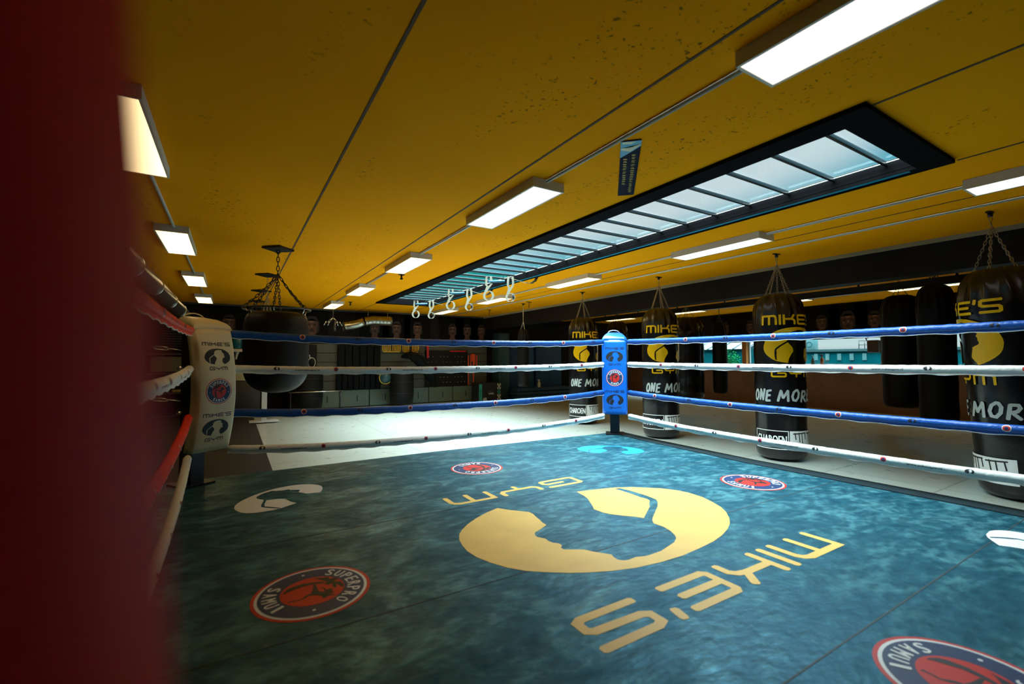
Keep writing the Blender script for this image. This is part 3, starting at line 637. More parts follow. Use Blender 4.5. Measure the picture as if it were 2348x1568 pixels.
# ---------------------------------------------------------------- ceiling lights and conduits
def light(x, y, label, group, dm=None):
    t = thing('ceiling_light', label, 'ceiling light', (x, y, CEIL), group)
    b = bmn(); z0, z1 = -.076, -.002; w, h = .15, .60; i_ = .014
    box(b, -w, -w + i_, -h, h, z0, z1); box(b, w - i_, w, -h, h, z0, z1); box(b, -w + i_, w - i_, -h, -h + i_, z0, z1); box(b, -w + i_, w - i_, h - i_, h, z0, z1); box(b, -w + i_, w - i_, -h + i_, h - i_, -.03, z1)
    ob('housing', b, HOUS, t)
    b = bmn(); box(b, -w + i_, w - i_, -h + i_, h - i_, z0 + .003, z0 + .012); ob('diffuser', b, dm or DIFF, t)
    return t
ordn = ('nearest', 'second', 'third', 'fourth', 'farthest')
L0 = None
for row, x, ys in (('middle', 2.11, (.62, 3.49, 6.36, 9.22, 12.08)), ('right', 5.115, (.60, 3.46, 6.33, 9.2, 12.05)), ('left', -.575, (3.55, 6.47, 9.4, 12.25)), ('far', 11.3, (3.27, 5.95, 8.75, 11.4))):
    for k, y in enumerate(ys):
        if row == 'far': lab = f'{("nearest", "second", "third", "farthest")[k]} ceiling light of the row beyond the black beam'
        elif row == 'left': lab = f'{("nearest", "second", "third", "farthest")[k]} flat white light of the row on the left'
        elif row == 'middle': lab = f'{ordn[k]} flat white light of the row left of the skylight'
        else: lab = f'{ordn[k]} flat white light of the row right of the skylight'
        g = {'middle': 'lights left of the skylight', 'right': 'lights right of the skylight', 'left': 'lights by the left wall', 'far': 'lights beyond the beam'}[row]
        key = 2 if row == 'left' else int(y < 5.5 and row != 'far')
        if L0 is None: L0 = {}
        if key not in L0: L0[key] = light(x, y, lab, g, (DIFF, DIFFD, DIFFL)[key])
        else: q = copy_tree(L0[key], (x, y, CEIL), lab); q['group'] = g
for x, label in ((2.09, 'grey conduit linking the middle row of ceiling lights'), (5.11, 'grey conduit linking the ceiling lights right of the skylight'), (-.555, 'grey conduit linking the left row of ceiling lights'), (5.88, 'thin grey conduit on the ceiling beside the hanging bag hooks')):
    b = bmn(); tube(b, [(x, -3.9, CEIL - .018), (x, 13.4, CEIL - .018)], .013 if x != 5.88 else .011, 8)
    tag(ob('conduit', b, GREYM), label, 'pipe', 'ceiling conduits')

# ---------------------------------------------------------------- hanging bags
def bag_body(bm, r, z0, z1, fold=0.085, dome=0.36, seg=72, bot=0.05):
    prof = [(r * .55, z0), (r * .86, z0 + bot * .25), (r * .97, z0 + bot), (r, z0 + bot * 2)]
    n = 16; zb = z1 - dome
    for i in range(1, n + 1): prof.append((r * (1 + .012 * math.sin(i * 1.7)), z0 + bot * 2 + (zb - z0 - bot * 2) * i / n))
    for i in range(1, 13):
        a = i / 12 * PI / 2; prof.append((r * (.18 + .82 * math.cos(a) ** .62), zb + dome * math.sin(a) ** 1.15))
    def fn(rr, z, th):
        k = max(0, (z - zb + .18) / (dome + .18)); q = k * fold * (math.sin(th * 13 + math.sin(z * 9)) + .6 * math.sin(th * 22 + 1.3 + z * 5))
        q += .006 * math.sin(z * 11 + th * 2)
        return rr * (1 + q)
    lathe(bm, prof, seg, fn=fn)
def strap_bag(name, label, x, y, r, z0, z1, face=0.0, prints=True, m=BAGM, group='punch bags', apex=None, nch=5, top=CEIL, cm=CHAINM, bracket=True, sl=0.0):
    t = thing(name, label, 'punch bag', (x, y, 0), group)
    b = bmn(); bag_body(b, r, z0, z1); ob('bag_body', b, m, t)
    apex = apex or min(z1 + .40, top - .12)
    b = bmn(); chain(b, (0, 0, top - .04), (0, 0, apex), .05, .012, .004)
    ob('hanging_chain', b, cm, t)
    for k in range(nch):
        a = 2 * PI * k / nch + .5; rr = r * .62
        b = bmn(); chain(b, (0, 0, apex), (rr * math.cos(a), rr * math.sin(a), z1 - .09), .042, .010, .0033); ob('chain', b, cm, t)
        b = bmn(); tube(b, [(rr * math.cos(a) + .018 * math.cos(q), rr * math.sin(a), z1 - .105 + .018 * math.sin(q)) for q in [2 * PI * j / 10 for j in range(10)]], .004, 5, closed=True); ob('ring', b, CHROME, t)
    if bracket:
        b = bmn(); box(b, -.06, .06, -.02, .02, top - .012, top - .001); lathe(b, [(.018, top - .05), (.022, top - .03), (.018, top - .012)], 12); ob('ceiling_hook', b, STEEL, t)
    if prints:
        def fn(u, v, h):
            a = face + u / r; rr = r * (1.03 + (0.03 if v > z1 - .52 else 0)) + .002 + h
            zz = z1 - .36
            if v > zz:
                s_ = ((v - zz) / .36) ** (1 / 1.15); s_ = min(1, s_); rr = r * (.18 + .82 * math.cos(math.asin(s_)) ** .62) * 1.04 + .004 + h
            return (rr * math.cos(a), rr * math.sin(a), v)
        b = bmn(); gym_logo(b, .37, text=False, cy=1.49); word(b, "MIKE'S", 0, 1.765, .13, .76); word(b, 'GYM', 0, 1.09, .105, .58)
        warp(b, fn, .04, .12); ob('logo_print', b, PYELB, t)
        for s_, cx_, w_ in (('ONE', -.335, .25), ('MORE!!!', .17, .64)): b = bmn(); hand(b, s_, cx_ + sl, .785, .135, w_, .21); warp(b, fn, .04); ob('slogan_print', b, PGREY, t)
        b = bmn()
        for q in ((-.53, -.11, .395, .405), (-.53, -.11, .165, .175), (-.53, -.52, .165, .405), (-.12, -.11, .165, .405)): poly(b, [(q[0], q[2]), (q[1], q[2]), (q[1], q[3]), (q[0], q[3])])
        put_text(b, 'CHAROEN', -.315, .285, .11, .36, .03); poly(b, [(-.10, .165), (.36, .165), (.36, .405), (-.10, .405)])
        warp(b, fn, .04); ob('label_print', b, PWHT, t)
        b = bmn()
        for k, xx in enumerate((-.04, .01, .05, .10, .17, .22, .28)): stroke(b, [(xx, .38), (xx + .01, .30 - .03 * (k % 3))], .012, .001)
        stroke(b, [(-.06, .37), (.11, .38)], .014, .001); stroke(b, [(.14, .37), (.30, .38)], .014, .001)
        warp(b, fn, .04); ob('label_lettering', b, PBLK, t)
    return t
def toward(x, y, off): return math.atan2(-y, -x) + R(off)
for x, y, off, sl, lab in ((6.27, 7.42, 32, .02, 'tall black punch bag with yellow logo, just left of the blue post'), (6.27, 5.39, 30, .06, 'tall black punch bag with yellow logo, just right of the blue post'),
                       (6.27, 3.38, 37, -.07, 'tall black punch bag with yellow logo hanging before the wide window'), (6.27, 1.33, -72, .21, 'large black punch bag with yellow logo at the right edge')):
    q = strap_bag('punch_bag', lab, x, y, .30, .02, 2.20, toward(x, y, off), group='logo punch bags hanging beside the ring', sl=sl)
    if off < 0:   # this bag is swinging a little to the side
        M_ = Matrix.Rotation(R(-4.2), 3, Vector((.52, .854, 0)).normalized()); q.rotation_euler = M_.to_euler(); q.location = Vector((x, y, CEIL)) - M_ @ Vector((0, 0, CEIL))
for y in (9.36, 11.4):
    t = thing('ceiling_hook', ('nearer' if y < 10 else 'farther') + ' empty bag hook on the ceiling before the back wall', 'hook', (6.2, y, CEIL), 'empty ceiling hooks')
    b = bmn(); box(b, -.07, .07, -.02, .02, -.012, -.001); ob('plate', b, STEEL, t)
    b = bmn(); chain(b, (0, 0, -.012), (0, 0, -.14), .05, .014, .005); ob('shackle', b, CHAIND, t)
for x, y, l in ((2.36, 7.39, 'small dark ceiling hook right of the third middle light'), (2.41, 11.52, 'small dark ceiling hook right of the farthest middle light')):
    t = thing('ceiling_hook', l, 'hook', (x, y, CEIL), 'small ceiling hooks'); b = bmn(); box(b, -.045, .045, -.03, .03, -.012, -.001); ob('plate', b, STEEL, t)
    b = bmn(); lathe(b, [(.006, -.09), (.03, -.075), (.012, -.05), (.02, -.012)], 12); ob('eye', b, STEEL, t)
strap_bag('punch_bag', 'slim black punch bag hanging before the blue crash mats', 6.25, 9.7, .145, .65, 2.10, prints=False, m=BAGD, group='plain punch bags', apex=2.28, nch=3, cm=CHROME)
strap_bag('punch_bag', 'black punch bag with creased top, close behind the bag right of the blue post', 9.0, 6.96, .375, .41, 2.30, prints=False, m=BAGM, group='plain punch bags', apex=2.55, nch=4, bracket=False)
strap_bag('punch_bag', 'black punch bag hanging high between two small window views', 9.5, 6.45, .155, .54, 2.16, prints=False, m=BAGD, group='plain punch bags', apex=2.34, nch=3, bracket=False, cm=CHAIND, top=2.52)
strap_bag('punch_bag', 'dark punch bag hanging just right of the orange window pier', 9.86, 3.24, .27, .48, 2.42, prints=False, m=BAGD, group='plain punch bags', apex=2.6, nch=3, bracket=False, cm=CHAIND)
strap_bag('punch_bag', 'dark punch bag hanging left of the bag at the right edge', 9.1, 2.56, .225, .35, 2.44, prints=False, m=BAGD, group='plain punch bags', apex=2.66, nch=4, bracket=False, cm=CHAIND)
strap_bag('punch_bag', 'shiny topped black punch bag directly behind the blue ring post', 9.0, 9.2, .28, .45, 2.36, prints=False, m=BAGM, group='plain punch bags', apex=2.6, nch=4, bracket=False, cm=CHAIND)
# black rail carrying the far bags
t = thing('bag_rail', 'long black steel rail hung under the ceiling beyond the beam', 'rail', (9.5, 6, CEIL))
b = bmn(); box(b, -.05, .05, -9.5, 7.3, -.27, -.258); box(b, -.05, .05, -9.5, 7.3, -.162, -.15); box(b, -.008, .008, -9.5, 7.3, -.258, -.162); ob('beam', b, STEEL, t)
for k in range(9):
    b = bmn(); y = -4.9 + k * 1.3; tube(b, [(0, y, -.15), (0, y, -.012)], .018, 8); box(b, -.05, .05, y - .05, y + .05, -.012, -.001); ob('hanger', b, STEEL, t)
# giant round bag on its chain ring
def round_bag(t):
    b = bmn(); prof = []
    for i in range(1, 15):
        a = -PI / 2 + i / 15 * PI / 2; prof.append((.365 * math.cos(a) ** .75, 1.24 + .31 * math.sin(a)))
    prof += [(.365, 1.24), (.37, 1.5), (.368, 1.74), (.355, 1.84), (.33, 1.90), (.25, 1.93), (.1, 1.94)]
    lathe(b, prof, 48, fn=lambda r, z, th: r * (1 + (.012 * math.sin(th * 9 + z * 7) if z > 1.7 else 0))); ob('bag_body', b, BAGD, t)
    b = bmn(); tube(b, [(.385 * math.cos(a), .385 * math.sin(a), 1.97) for a in [2 * PI * i / 36 for i in range(36)]], .009, 6, closed=True); ob('hoop', b, STEEL, t)
    b = bmn(); box(b, -.13, .13, -.13, .13, CEIL - .025, CEIL - .001); bmesh.ops.rotate(b, verts=b.verts, cent=(0, 0, CEIL), matrix=Matrix.Rotation(R(45), 3, 'Z')); ob('ceiling_plate', b, STEEL, t)
    b = bmn(); tube(b, [(.02 * math.cos(a), 0, CEIL - .05 + .025 * math.sin(a)) for a in [2 * PI * i / 12 for i in range(12)]], .007, 6, closed=True); chain(b, (0, 0, CEIL - .06), (0, 0, 2.40), .065, .016, .006); ob('hanging_chain', b, CHAIND, t)
    for k in range(6):
        a = 2 * PI * k / 6 + .35; b = bmn(); chain(b, (0, 0, 2.42), (.385 * math.cos(a), .385 * math.sin(a), 1.98), .06, .014, .005, .03); ob('chain', b, CHAIND, t)
        b = bmn(); tube(b, [(.385 * math.cos(a), .385 * math.sin(a), 1.98), (.34 * math.cos(a), .34 * math.sin(a), 1.90)], .006, 6); ob('clip', b, CHROME, t)
t = thing('round_punch_bag', 'giant rounded black bag hanging from a chain hoop behind the white post', 'punch bag', (.46, 6.42, 0)); round_bag(t)
for y, l in ((8.5, 'second'), (10.5, 'third'), (12.4, 'farthest')):
    q = strap_bag('punch_bag', f'{l} black bag of the left row, hidden behind the giant round bag', .46, y, .2, 1.2, 1.95, prints=False, m=BAGD, group='bags in the left row', apex=2.42, nch=6, cm=CHAINM if y < 9 else CHAIND, bracket=False)
    b = bmn(); box(b, -.13, .13, -.13, .13, CEIL - .025, CEIL - .001); bmesh.ops.rotate(b, verts=b.verts, cent=(0, 0, CEIL), matrix=Matrix.Rotation(R(45), 3, 'Z')); ob('ceiling_plate', b, STEEL, q)

# ---------------------------------------------------------------- floor mat and ducts
b = bmn(); rbox(b, -2.95, .42, 4.72, 13.3, .001, .022, .004); tag(ob('rubber_mat', b, mat('rubber', (.014, .012, .012), .75)), 'black rubber floor covering left of the pale tiles', 'floor mat')
def ribbed(bm, pts, r, pitch=.05):
    P = [Vector(p) for p in pts]; out, rad = [], []
    for i in range(len(P) - 1):
        n = max(1, int((P[i + 1] - P[i]).length / pitch))
        for k in range(n):
            out.append(P[i].lerp(P[i + 1], k / n)); rad.append(r); out.append(P[i].lerp(P[i + 1], (k + .45) / n)); rad.append(r * 1.02); out.append(P[i].lerp(P[i + 1], (k + .55) / n)); rad.append(r * .985)
    out.append(P[-1]); rad.append(r); tube(bm, out, rad, 24)
t = thing('air_duct', 'ribbed silver air duct running along the ceiling on the left', 'duct', (-1.02, 5, 2.42))
b = bmn(); ribbed(b, [(-1.02, 2.5, 2.42), (-1.02, 13.3, 2.42)], .13, .09); ob('duct_pipe', b, DUCT, t, world=True)
for y in (6.6, 8.3, 10.2, 12):
    b = bmn(); tube(b, [(-1.02 + .137 * math.cos(a), y, 2.42 + .137 * math.sin(a)) for a in [2 * PI * i / 20 for i in range(20)]], .008, 6, closed=True); tube(b, [(-1.02, y, 2.55), (-1.02, y, CEIL)], .004, 5); ob('hanger', b, CHROME, t, world=True)
t = thing('air_duct', 'bent silver air duct outlet on the back wall above the yellow hurdles', 'duct', (3.3, 12.9, 2.4))
b = bmn(); ribbed(b, [(2.62, 13.2, 2.27), (2.72, 13.15, 2.28), (2.95, 13.05, 2.33), (3.10, 13.0, 2.40)], .125, .5); ob('elbow', b, DUCT, t, world=True)
b = bmn(); ribbed(b, [(3.10, 13.0, 2.40), (3.35, 13.0, 2.44), (3.86, 13.0, 2.44)], .13, .10); ob('outlet_pipe', b, DUCT, t, world=True)
b = bmn()
for dx, rr in ((2.36, .15), (2.58, .14)): tube(b, [(dx, 13.2 + .0 * math.cos(a) + rr * math.cos(a) * .6, 2.27 + rr * math.sin(a)) for a in [2 * PI * i / 24 for i in range(24)]], .006, 5, closed=True)
ob('clamp_rings', b, CHROME, t, world=True)
b = bmn(); [tube(b, [(x, 13.0, 2.55), (x, 13.0, CEIL)], .005, 5) for x in (3.2, 3.75)]; ob('hanger', b, CHROME, t, world=True)

# ---------------------------------------------------------------- back wall fittings
SLAT = mat('slat_board', (.08, .08, .06), .55, var=.1, scale=3); SLAT2 = mat('cupboard_front', (.12, .18, .145), .5, var=.06)
t = thing('slat_wall', 'grey slatted wall boards behind the training gear', 'wall panel', (3.5, 13.45, 0))
b = bmn()
for z in (.50, .76, 1.02, 1.28, 1.54): box(b, .9, 7.2, 13.44, 13.499, z, z + .245)
ob('boards', b, SLAT, t, world=True)
for k, x in enumerate((2.15, 2.95, 3.75, 4.75, 5.55, 6.35)):
    t = thing('low_cupboard', ('leftmost', 'second', 'third', 'fourth', 'fifth', 'rightmost')[k] + ' pale low cupboard at the foot of the back wall', 'cupboard', (x, 13.4, 0), 'low cupboards along the back wall')
    b = bmn(); box(b, -.39, .39, 0, .095, .02, .49); ob('body', b, SLAT, t)
    b = bmn(); box(b, -.385, .385, -.018, -.001, .03, .485); ob('door', b, SLAT2, t)
    b = bmn(); box(b, .05, .075, -.024, -.018, .16, .34); ob('handle_slot', b, PBLK, t)
# portraits painted on black boards (generic faces)
SK1 = mat('portrait_skin', (.085, .030, .016), .7, var=.4, scale=14); SK2 = mat('portrait_shadow', (.016, .009, .008), .7); SK3 = mat('portrait_highlight', (.20, .10, .065), .7)
def portrait(px, py, pz, wall, label, s=1.0, sd=0):
    rn = random.Random(sd); t = thing('portrait_poster', label, 'poster', (px, py, pz), 'portrait posters around the gym')
    def fn(u, v, h): return (u, -h, v) if wall == 'back' else (-h, -u, v)
    b = bmn(); poly(b, [(-.42, -.45), (.42, -.45), (.42, .4), (-.42, .4)], 0); poly(b, [(-.42, -.45), (.42, -.45), (.42, .4), (-.42, .4)], .008); warp(b, fn); ob('board', b, mat('poster_black', (.005, .004, .004), .8, spec=.1), t)
    w, h = .145 * s, .2 * s; ts = rn.uniform(-.3, .3)
    face = [(w * math.cos(a) * (1 if math.sin(a) > -.2 else .82), h * math.sin(a) * (1.0 if math.sin(a) > 0 else 1.15)) for a in [2 * PI * i / 22 for i in range(22)]]
    b = bmn(); poly(b, face, .010); poly(b, [(-w * .5, -h * .9), (w * .5, -h * .9), (w * .75, -.33), (-w * .75, -.33)], .0095); warp(b, fn); ob('face', b, SK1, t)
    b = bmn()
    for e in (-1, 1): poly(b, circ(e * w * .42 + ts * .03, h * .12, w * .26, 10, h * .10), .012); poly(b, [(e * w * .98, h * .5), (e * w * 1.0, -h * .6), (e * w * .6, -h * .9), (e * w * .72, 0)], .0115)
    poly(b, circ(ts * .03, -h * .52, w * .34, 10, h * (.07 + .1 * rn.random())), .012); poly(b, [(-w * .9, h * .55), (0, h * .78), (w * .9, h * .55), (w * .5, h * 1.06), (-w * .5, h * 1.06)], .012); poly(b, circ(ts * .03, -h * .26, w * .17, 8, h * .05), .0125)
    warp(b, fn); ob('shadows', b, SK2, t)
    b = bmn(); poly(b, [(ts * .03 - w * .06, h * .1), (ts * .03 + w * .08, h * .1), (ts * .03 + w * .12, -h * .2), (ts * .03 - w * .1, -h * .2)], .0122); poly(b, circ(-w * .5, -h * .18, w * .13, 8, h * .1), .012); poly(b, circ(ts * .05, h * .42, w * .4, 10, h * .1), .0115); poly(b, circ(0, -h * .82, w * .2, 8, h * .06), .0115)
    warp(b, fn); ob('highlights', b, SK3, t)
bx = (-.11, 1.81, 3.5, 4.15, 4.8, 5.96, 6.48, 7.0); bl = ('portrait of a face on the back wall, above the soap dispenser', 'large portrait face with dark glasses right of the round bag', 'faint portrait face left of the yellow hurdles', 'portrait face just right of the silver duct outlet', 'second portrait face right of the duct outlet', 'portrait face above the orange straps, left one', 'portrait face above the orange straps, middle one', 'portrait face above the plyometric box')
for k, x in enumerate(bx): portrait(x, 13.44, 2.27, 'back', bl[k], 1.25 if k == 1 else 1.0, k)
fl = ('portrait face on the far wall above the tree window', 'portrait face on the far wall left of the third logo bag', 'portrait face on the far wall just right of the third logo bag', 'broad portrait face on the far wall above the wide window', 'portrait face above the railing seen in the wide window', 'portrait face above the orange window pier')
for k, y in enumerate((8.84, 8.0, 6.05, 5.45, 4.88, 4.30)): portrait(13.33, y, 2.28, 'far', fl[k], 1.2 if k == 3 else .95, k + 20)

RUB = mat('dark_foam', (.005, .007, .008), .8, spec=.15, var=.2); YEL = mat('yellow_plastic', (.80, .48, .02), .4); ORG = mat('orange_strap', (.75, .07, .01), .55); REDB = mat('red_band', (.55, .01, .015), .5)
def pads(n, x0, dx, zb, zt, row):
    for k in range(n):
        t = thing('exercise_mat', f'{("leftmost", "second", "third", "fourth", "fifth", "sixth", "seventh", "rightmost")[k if k < n - 1 else 7]} dark exercise mat hanging in the {row} row', 'exercise mat', (x0 + k * dx, 13.35, zt), f'exercise mats in the {row} row')
        b = bmn(); rbox(b, -dx * .44, dx * .44, -.06, .05, -(zt - zb), 0, .02, 3); ob('mat', b, RUB, t)
        b = bmn(); tube(b, [(-.02, -.01, -.005), (-.015, 0, .035), (.015, 0, .035), (.02, -.01, -.005)], .006, 6); ob('hanging_loop', b, BLK, t)
pads(6, 2.55, .20, 1.14, 1.74, 'upper'); pads(8, 2.50, .155, .49, 1.07, 'lower')
t = thing('mat_rail', 'dark wall rail holding the upper row of exercise mats', 'rail', (3.0, 13.4, 1.78)); b = bmn(); tube(b, [(-.7, 0, 0), (.75, 0, 0)], .012, 8); ob('bar', b, STEEL, t)
t = thing('mat_rail', 'dark wall rail holding the lower row of exercise mats', 'rail', (3.0, 13.4, 1.11)); b = bmn(); tube(b, [(-.7, 0, 0), (.75, 0, 0)], .012, 8); ob('bar', b, STEEL, t)
for g_, x0, n in (('left', 3.70, 6), ('right', 4.30, 5)):
    for k in range(n):
        s_ = 1; x = x0 + k * .042; w = .30; z1 = 1.86; z0 = 1.57
        t = thing('agility_hurdle', f'{("outermost", "second", "third", "fourth", "fifth", "innermost")[k]} yellow hurdle of the {g_} stack on the back wall', 'hurdle', (x, 13.32 - k * .012, z1), f'yellow hurdles in the {g_} stack')
        b = bmn(); tube(b, [(0, 0, 0), (0.005, 0, -(z1 - z0) + .04), (.03, 0, -(z1 - z0)), (w - .02, 0, -(z1 - z0)), (w, 0, -(z1 - z0) + .04), (w + .01, 0, -.01)], .0125, 7); ob('frame', b, YEL, t)
t = thing('wall_hooks', 'steel hooks carrying the yellow hurdles', 'hooks', (4.2, 13.4, 1.84)); b = bmn()
for x in (-.45, .1, .65): tube(b, [(x, .04, 0), (x, -.14, 0), (x, -.15, .03)], .008, 6)
ob('hook', b, STEEL, t)
def wall_bag(x, w, z0, z1, label, lines=3):
    t = thing('wall_punch_bag', label, 'punch bag', (x, 13.26 - w / 2, 0), 'wall bags along the back wall')
    b = bmn(); lathe(b, [(w * .42, z0), (w * .47, z0 + .03), (w * .5, z0 + .3), (w * .5, z1 - .1), (w * .42, z1)], 28); ob('bag_body', b, BAGD, t)
    for k in range(lines):
        b = bmn(); z = z0 + (z1 - z0) * (k + 1) / (lines + 1); tube(b, [(w * .502 * math.cos(a), w * .502 * math.sin(a), z) for a in [2 * PI * i / 24 for i in range(24)]], .006, 5, closed=True); ob('seam_band', b, STEEL, t)
    b = bmn(); box(b, -.05, .05, .1, w / 2 + .17, z1 - .25, z1 - .15); ob('wall_bracket', b, STEEL, t)
wall_bag(1.62, .80, .09, 1.12, 'wide black wall bag low right of the giant round bag', 3)
wall_bag(4.15, .68, .07, 1.02, 'wide black wall bag below the yellow hurdles', 2)
t = thing('duffel_bag', 'dark duffel bag slung diagonally right of the hurdle bag', 'bag', (4.75, 13.1, 1.0))
b = bmn(); tube(b, [(-.55, 0, .42), (-.3, 0, .48), (0, 0, .32), (.28, 0, -.05), (.45, 0, -.35), (.52, 0, -.5)], [.04, .12, .17, .16, .10, .03], 16); ob('bag_body', b, mat('duffel_cloth', (.008, .009, .01), .8, spec=.1, var=.3), t)
b = bmn(); tube(b, [(-.5, -.05, .45), (-.1, -.2, .6), (.3, -.18, .1), (.5, -.05, -.45)], .012, 6); ob('strap', b, BLK, t)
t = thing('medicine_ball', 'dark ball with yellow rim hanging left of the hurdle bag', 'ball', (3.68, 12.95, .83))
b = bmn(); bmesh.ops.create_uvsphere(b, u_segments=20, v_segments=12, radius=.17); [setattr(f, 'smooth', True) for f in b.faces]; ob('ball', b, mat('teal_dark', (.02, .07, .08), .35), t)
b = bmn(); tube(b, [(.175 * math.cos(a), -.04, .175 * math.sin(a)) for a in [2 * PI * i / 28 for i in range(28)]], .010, 6, closed=True); ob('rim', b, YEL, t)
t = thing('ball_bracket', 'small wall bracket holding the yellow rimmed ball', 'bracket', (3.68, 13.2, .62)); b = bmn(); tube(b, [(0, .25, 0), (0, -.25, .02), (0, -.28, .06)], .012, 6); ob('arm', b, STEEL, t)
t = thing('focus_pad', 'black pad with white looped cord hanging right of the round bag', 'pad', (1.78, 13.3, 1.5))
b = bmn(); rbox(b, -.14, .14, -.04, .06, -.45, .25, .03, 3); ob('pad', b, BAGD, t)
b = bmn(); tube(b, [(.09 * math.cos(a) + .01, -.05, -.23 + .13 * math.sin(a)) for a in [2 * PI * i / 16 for i in range(16)]], .010, 6, closed=True); tube(b, [(-.05, -.05, -.02), (-.03, -.05, -.12), (.02, -.05, -.10)], .012, 6); tube(b, [(-.08, -.05, -.39), (.06, -.05, -.385)], .009, 6); ob('cord', b, PWHT, t)
t = thing('barbell', 'thin steel bar racked low in front of the wide wall bag', 'barbell', (1.15, 12.25, .55))
b = bmn(); tube(b, [(0, 0, 0), (1.25, 0, 0)], .012, 8); ob('bar', b, CHROME, t)
for x in (.05, 1.2):
    b = bmn(); tube(b, [(x, .1, .0), (x, .1, -.52)], .02, 8); box(b, x - .1, x + .1, -.1, .25, -.52, -.50); tube(b, [(x, .1, 0), (x, -.02, -.02), (x, -.03, .02)], .012, 6); ob('rack_upright', b, STEEL, t)
# studded black board, bands
t = thing('peg_board', 'black storage board with rows of white studs on the back wall', 'board', (5.75, 13.42, 1.0))
b = bmn(); box(b, -.72, .72, -.03, .01, -.52, .62); ob('board', b, BLK, t)
b = bmn()
for r_ in range(6):
    for c_ in range(11):
        if (r_ * 7 + c_ * 3) % 4 != 1: x, z = -.62 + c_ * .124 + (.03 if r_ % 2 else 0), -.38 + r_ * .16; lathe(b, [(.010, -.0), (.010, .012)], 6, (x, -.033, z))
ob('studs', b, PWHT, t)
t = thing('resistance_band', 'bright red resistance band hanging left of the studded board', 'exercise band', (5.08, 13.3, 1.9))
b = bmn(); rbox(b, -.035, .035, -.015, .015, -.52, 0, .01); ob('band', b, REDB, t); b = bmn(); tube(b, [(0, .1, -.01), (0, -.03, -.01)], .008, 6); ob('peg', b, STEEL, t)
t = thing('resistance_band', 'red band laid level along the top of the studded board', 'exercise band', (6.1, 13.3, 1.60))
b = bmn(); rbox(b, -.28, .28, -.02, .02, -.02, .02, .01); ob('band', b, REDB, t); b = bmn(); tube(b, [(0, .1, -.01), (0, -.03, -.01)], .008, 6); ob('peg', b, STEEL, t)
t = thing('orange_straps', 'bunch of orange red straps hanging above the black box', 'straps', (6.62, 13.3, 1.52))
b = bmn()
for dx, l_, dw in ((-.17, 1.0, .03), (-.08, .48, .03), (-.02, .25, .05), (.06, .35, .04), (.13, .5, .035), (.02, .98, .035), (-.0, .12, .1)): rbox(b, dx - dw / 2, dx + dw / 2, -.02 - abs(dx) * .1, .01 - abs(dx) * .1, -l_, -abs(dx) * .4, .008)
ob('strap', b, ORG, t); b = bmn(); tube(b, [(0, .12, 0), (0, -.04, 0)], .01, 6); ob('peg', b, STEEL, t)
# plyometric box
t = thing('plyo_box', 'black plyometric box with white diamonds and teal side strip', 'box', (6.93, 12.95, 0))
b = bmn(); rbox(b, -.40, .40, -.25, .25, 0, .60, .008); ob('box', b, mat('box_black', (.016, .016, .017), .5), t)
b = bmn(); f_ = lambda u, v, h: (u, -.2515 - h, v)
poly(b, [(-.395, .02), (-.29, .02), (-.29, .56), (-.395, .56)]); warp(b, f_); ob('teal_strip', b, mat('teal_print', (.03, .42, .36), .5), t)
b = bmn(); put_text(b, '60', -.19, .085, .11, .12, .05); put_text(b, 'LMX.', .05, .26, .055, .19, .09); put_text(b, 'powered by', .0, .33, .016, .1)
for k in range(5):
    for c_ in (.28, .36):
        z = .08 + k * .115; k_ = 1 if (k != 2) else 0
        if k_: poly(b, [(c_, z - .05), (c_ + .025, z), (c_, z + .05), (c_ - .025, z)], .0005)
for k in (0, 3): poly(b, [(.32, .14 + k * .115 - .05), (.345, .14 + k * .115), (.32, .14 + k * .115 + .05), (.295, .14 + k * .115)], .0005)
warp(b, f_); ob('white_print', b, PWHT, t)
b = bmn()
for c_, z in ((.28, .31), (.36, .31), (.32, .255), (.32, .37)): poly(b, [(c_, z - .05), (c_ + .025, z), (c_, z + .05), (c_ - .025, z)], .0008)
warp(b, f_); ob('teal_diamonds', b, mat('teal_print', (0, 0, 0)), t)
b = bmn(); put_text(b, 'LMX.', 0, 0, .055, .26, .05); warp(b, lambda u, v, h: (-.342 - v, -.2525 - h, .3 + u)); ob('side_lettering', b, PBLK, t)
# blue crash mats and dark door panel
CRB = mat('crash_mat_blue', (.008, .055, .13), .5, var=.15, scale=2, bump=.2, bscale=4)
for k, (x, l) in enumerate(((8.40, 'left upright blue crash mat leaning at the back wall'), (9.6, 'right upright blue crash mat leaning at the back wall'))):
    b = bmn(); rbox(b, x - .56, x + .56, 13.22, 13.45, .02, 1.95, .03, 3); tag(ob('crash_mat', b, CRB), l, 'crash mat', 'upright crash mats')
for k in range(3):
    b = bmn(); rbox(b, 7.86, 10.1, 12.5, 13.18, .02 + k * .13, .14 + k * .13, .03, 3); tag(ob('crash_mat', b, CRB), ('bottom', 'middle', 'top')[k] + ' blue crash mat of the low pile by the back wall', 'crash mat', 'crash mats lying in the low pile')
t = thing('equipment_locker', 'tall dark teal locker left of the blue crash mats', 'locker', (7.62, 13.2, 0))
b = bmn(); rbox(b, -.2, .2, -.2, .25, 0, 2.2, .01); ob('body', b, mat('locker_teal', (.02, .05, .055), .4), t)
b = bmn(); rbox(b, -.185, .185, -.215, -.2, .05, 2.15, .005); ob('door', b, mat('locker_door', (.025, .075, .08), .35), t)
t = thing('spray_bottle', 'pale spray bottle standing on the low pile of crash mats', 'bottle', (8.75, 12.62, .40))
b = bmn(); lathe(b, [(.045, 0), (.05, .02), (.05, .14), (.02, .19), (.018, .22)], 16); ob('bottle', b, mat('cream_plastic', (.6, .58, .45), .4), t)
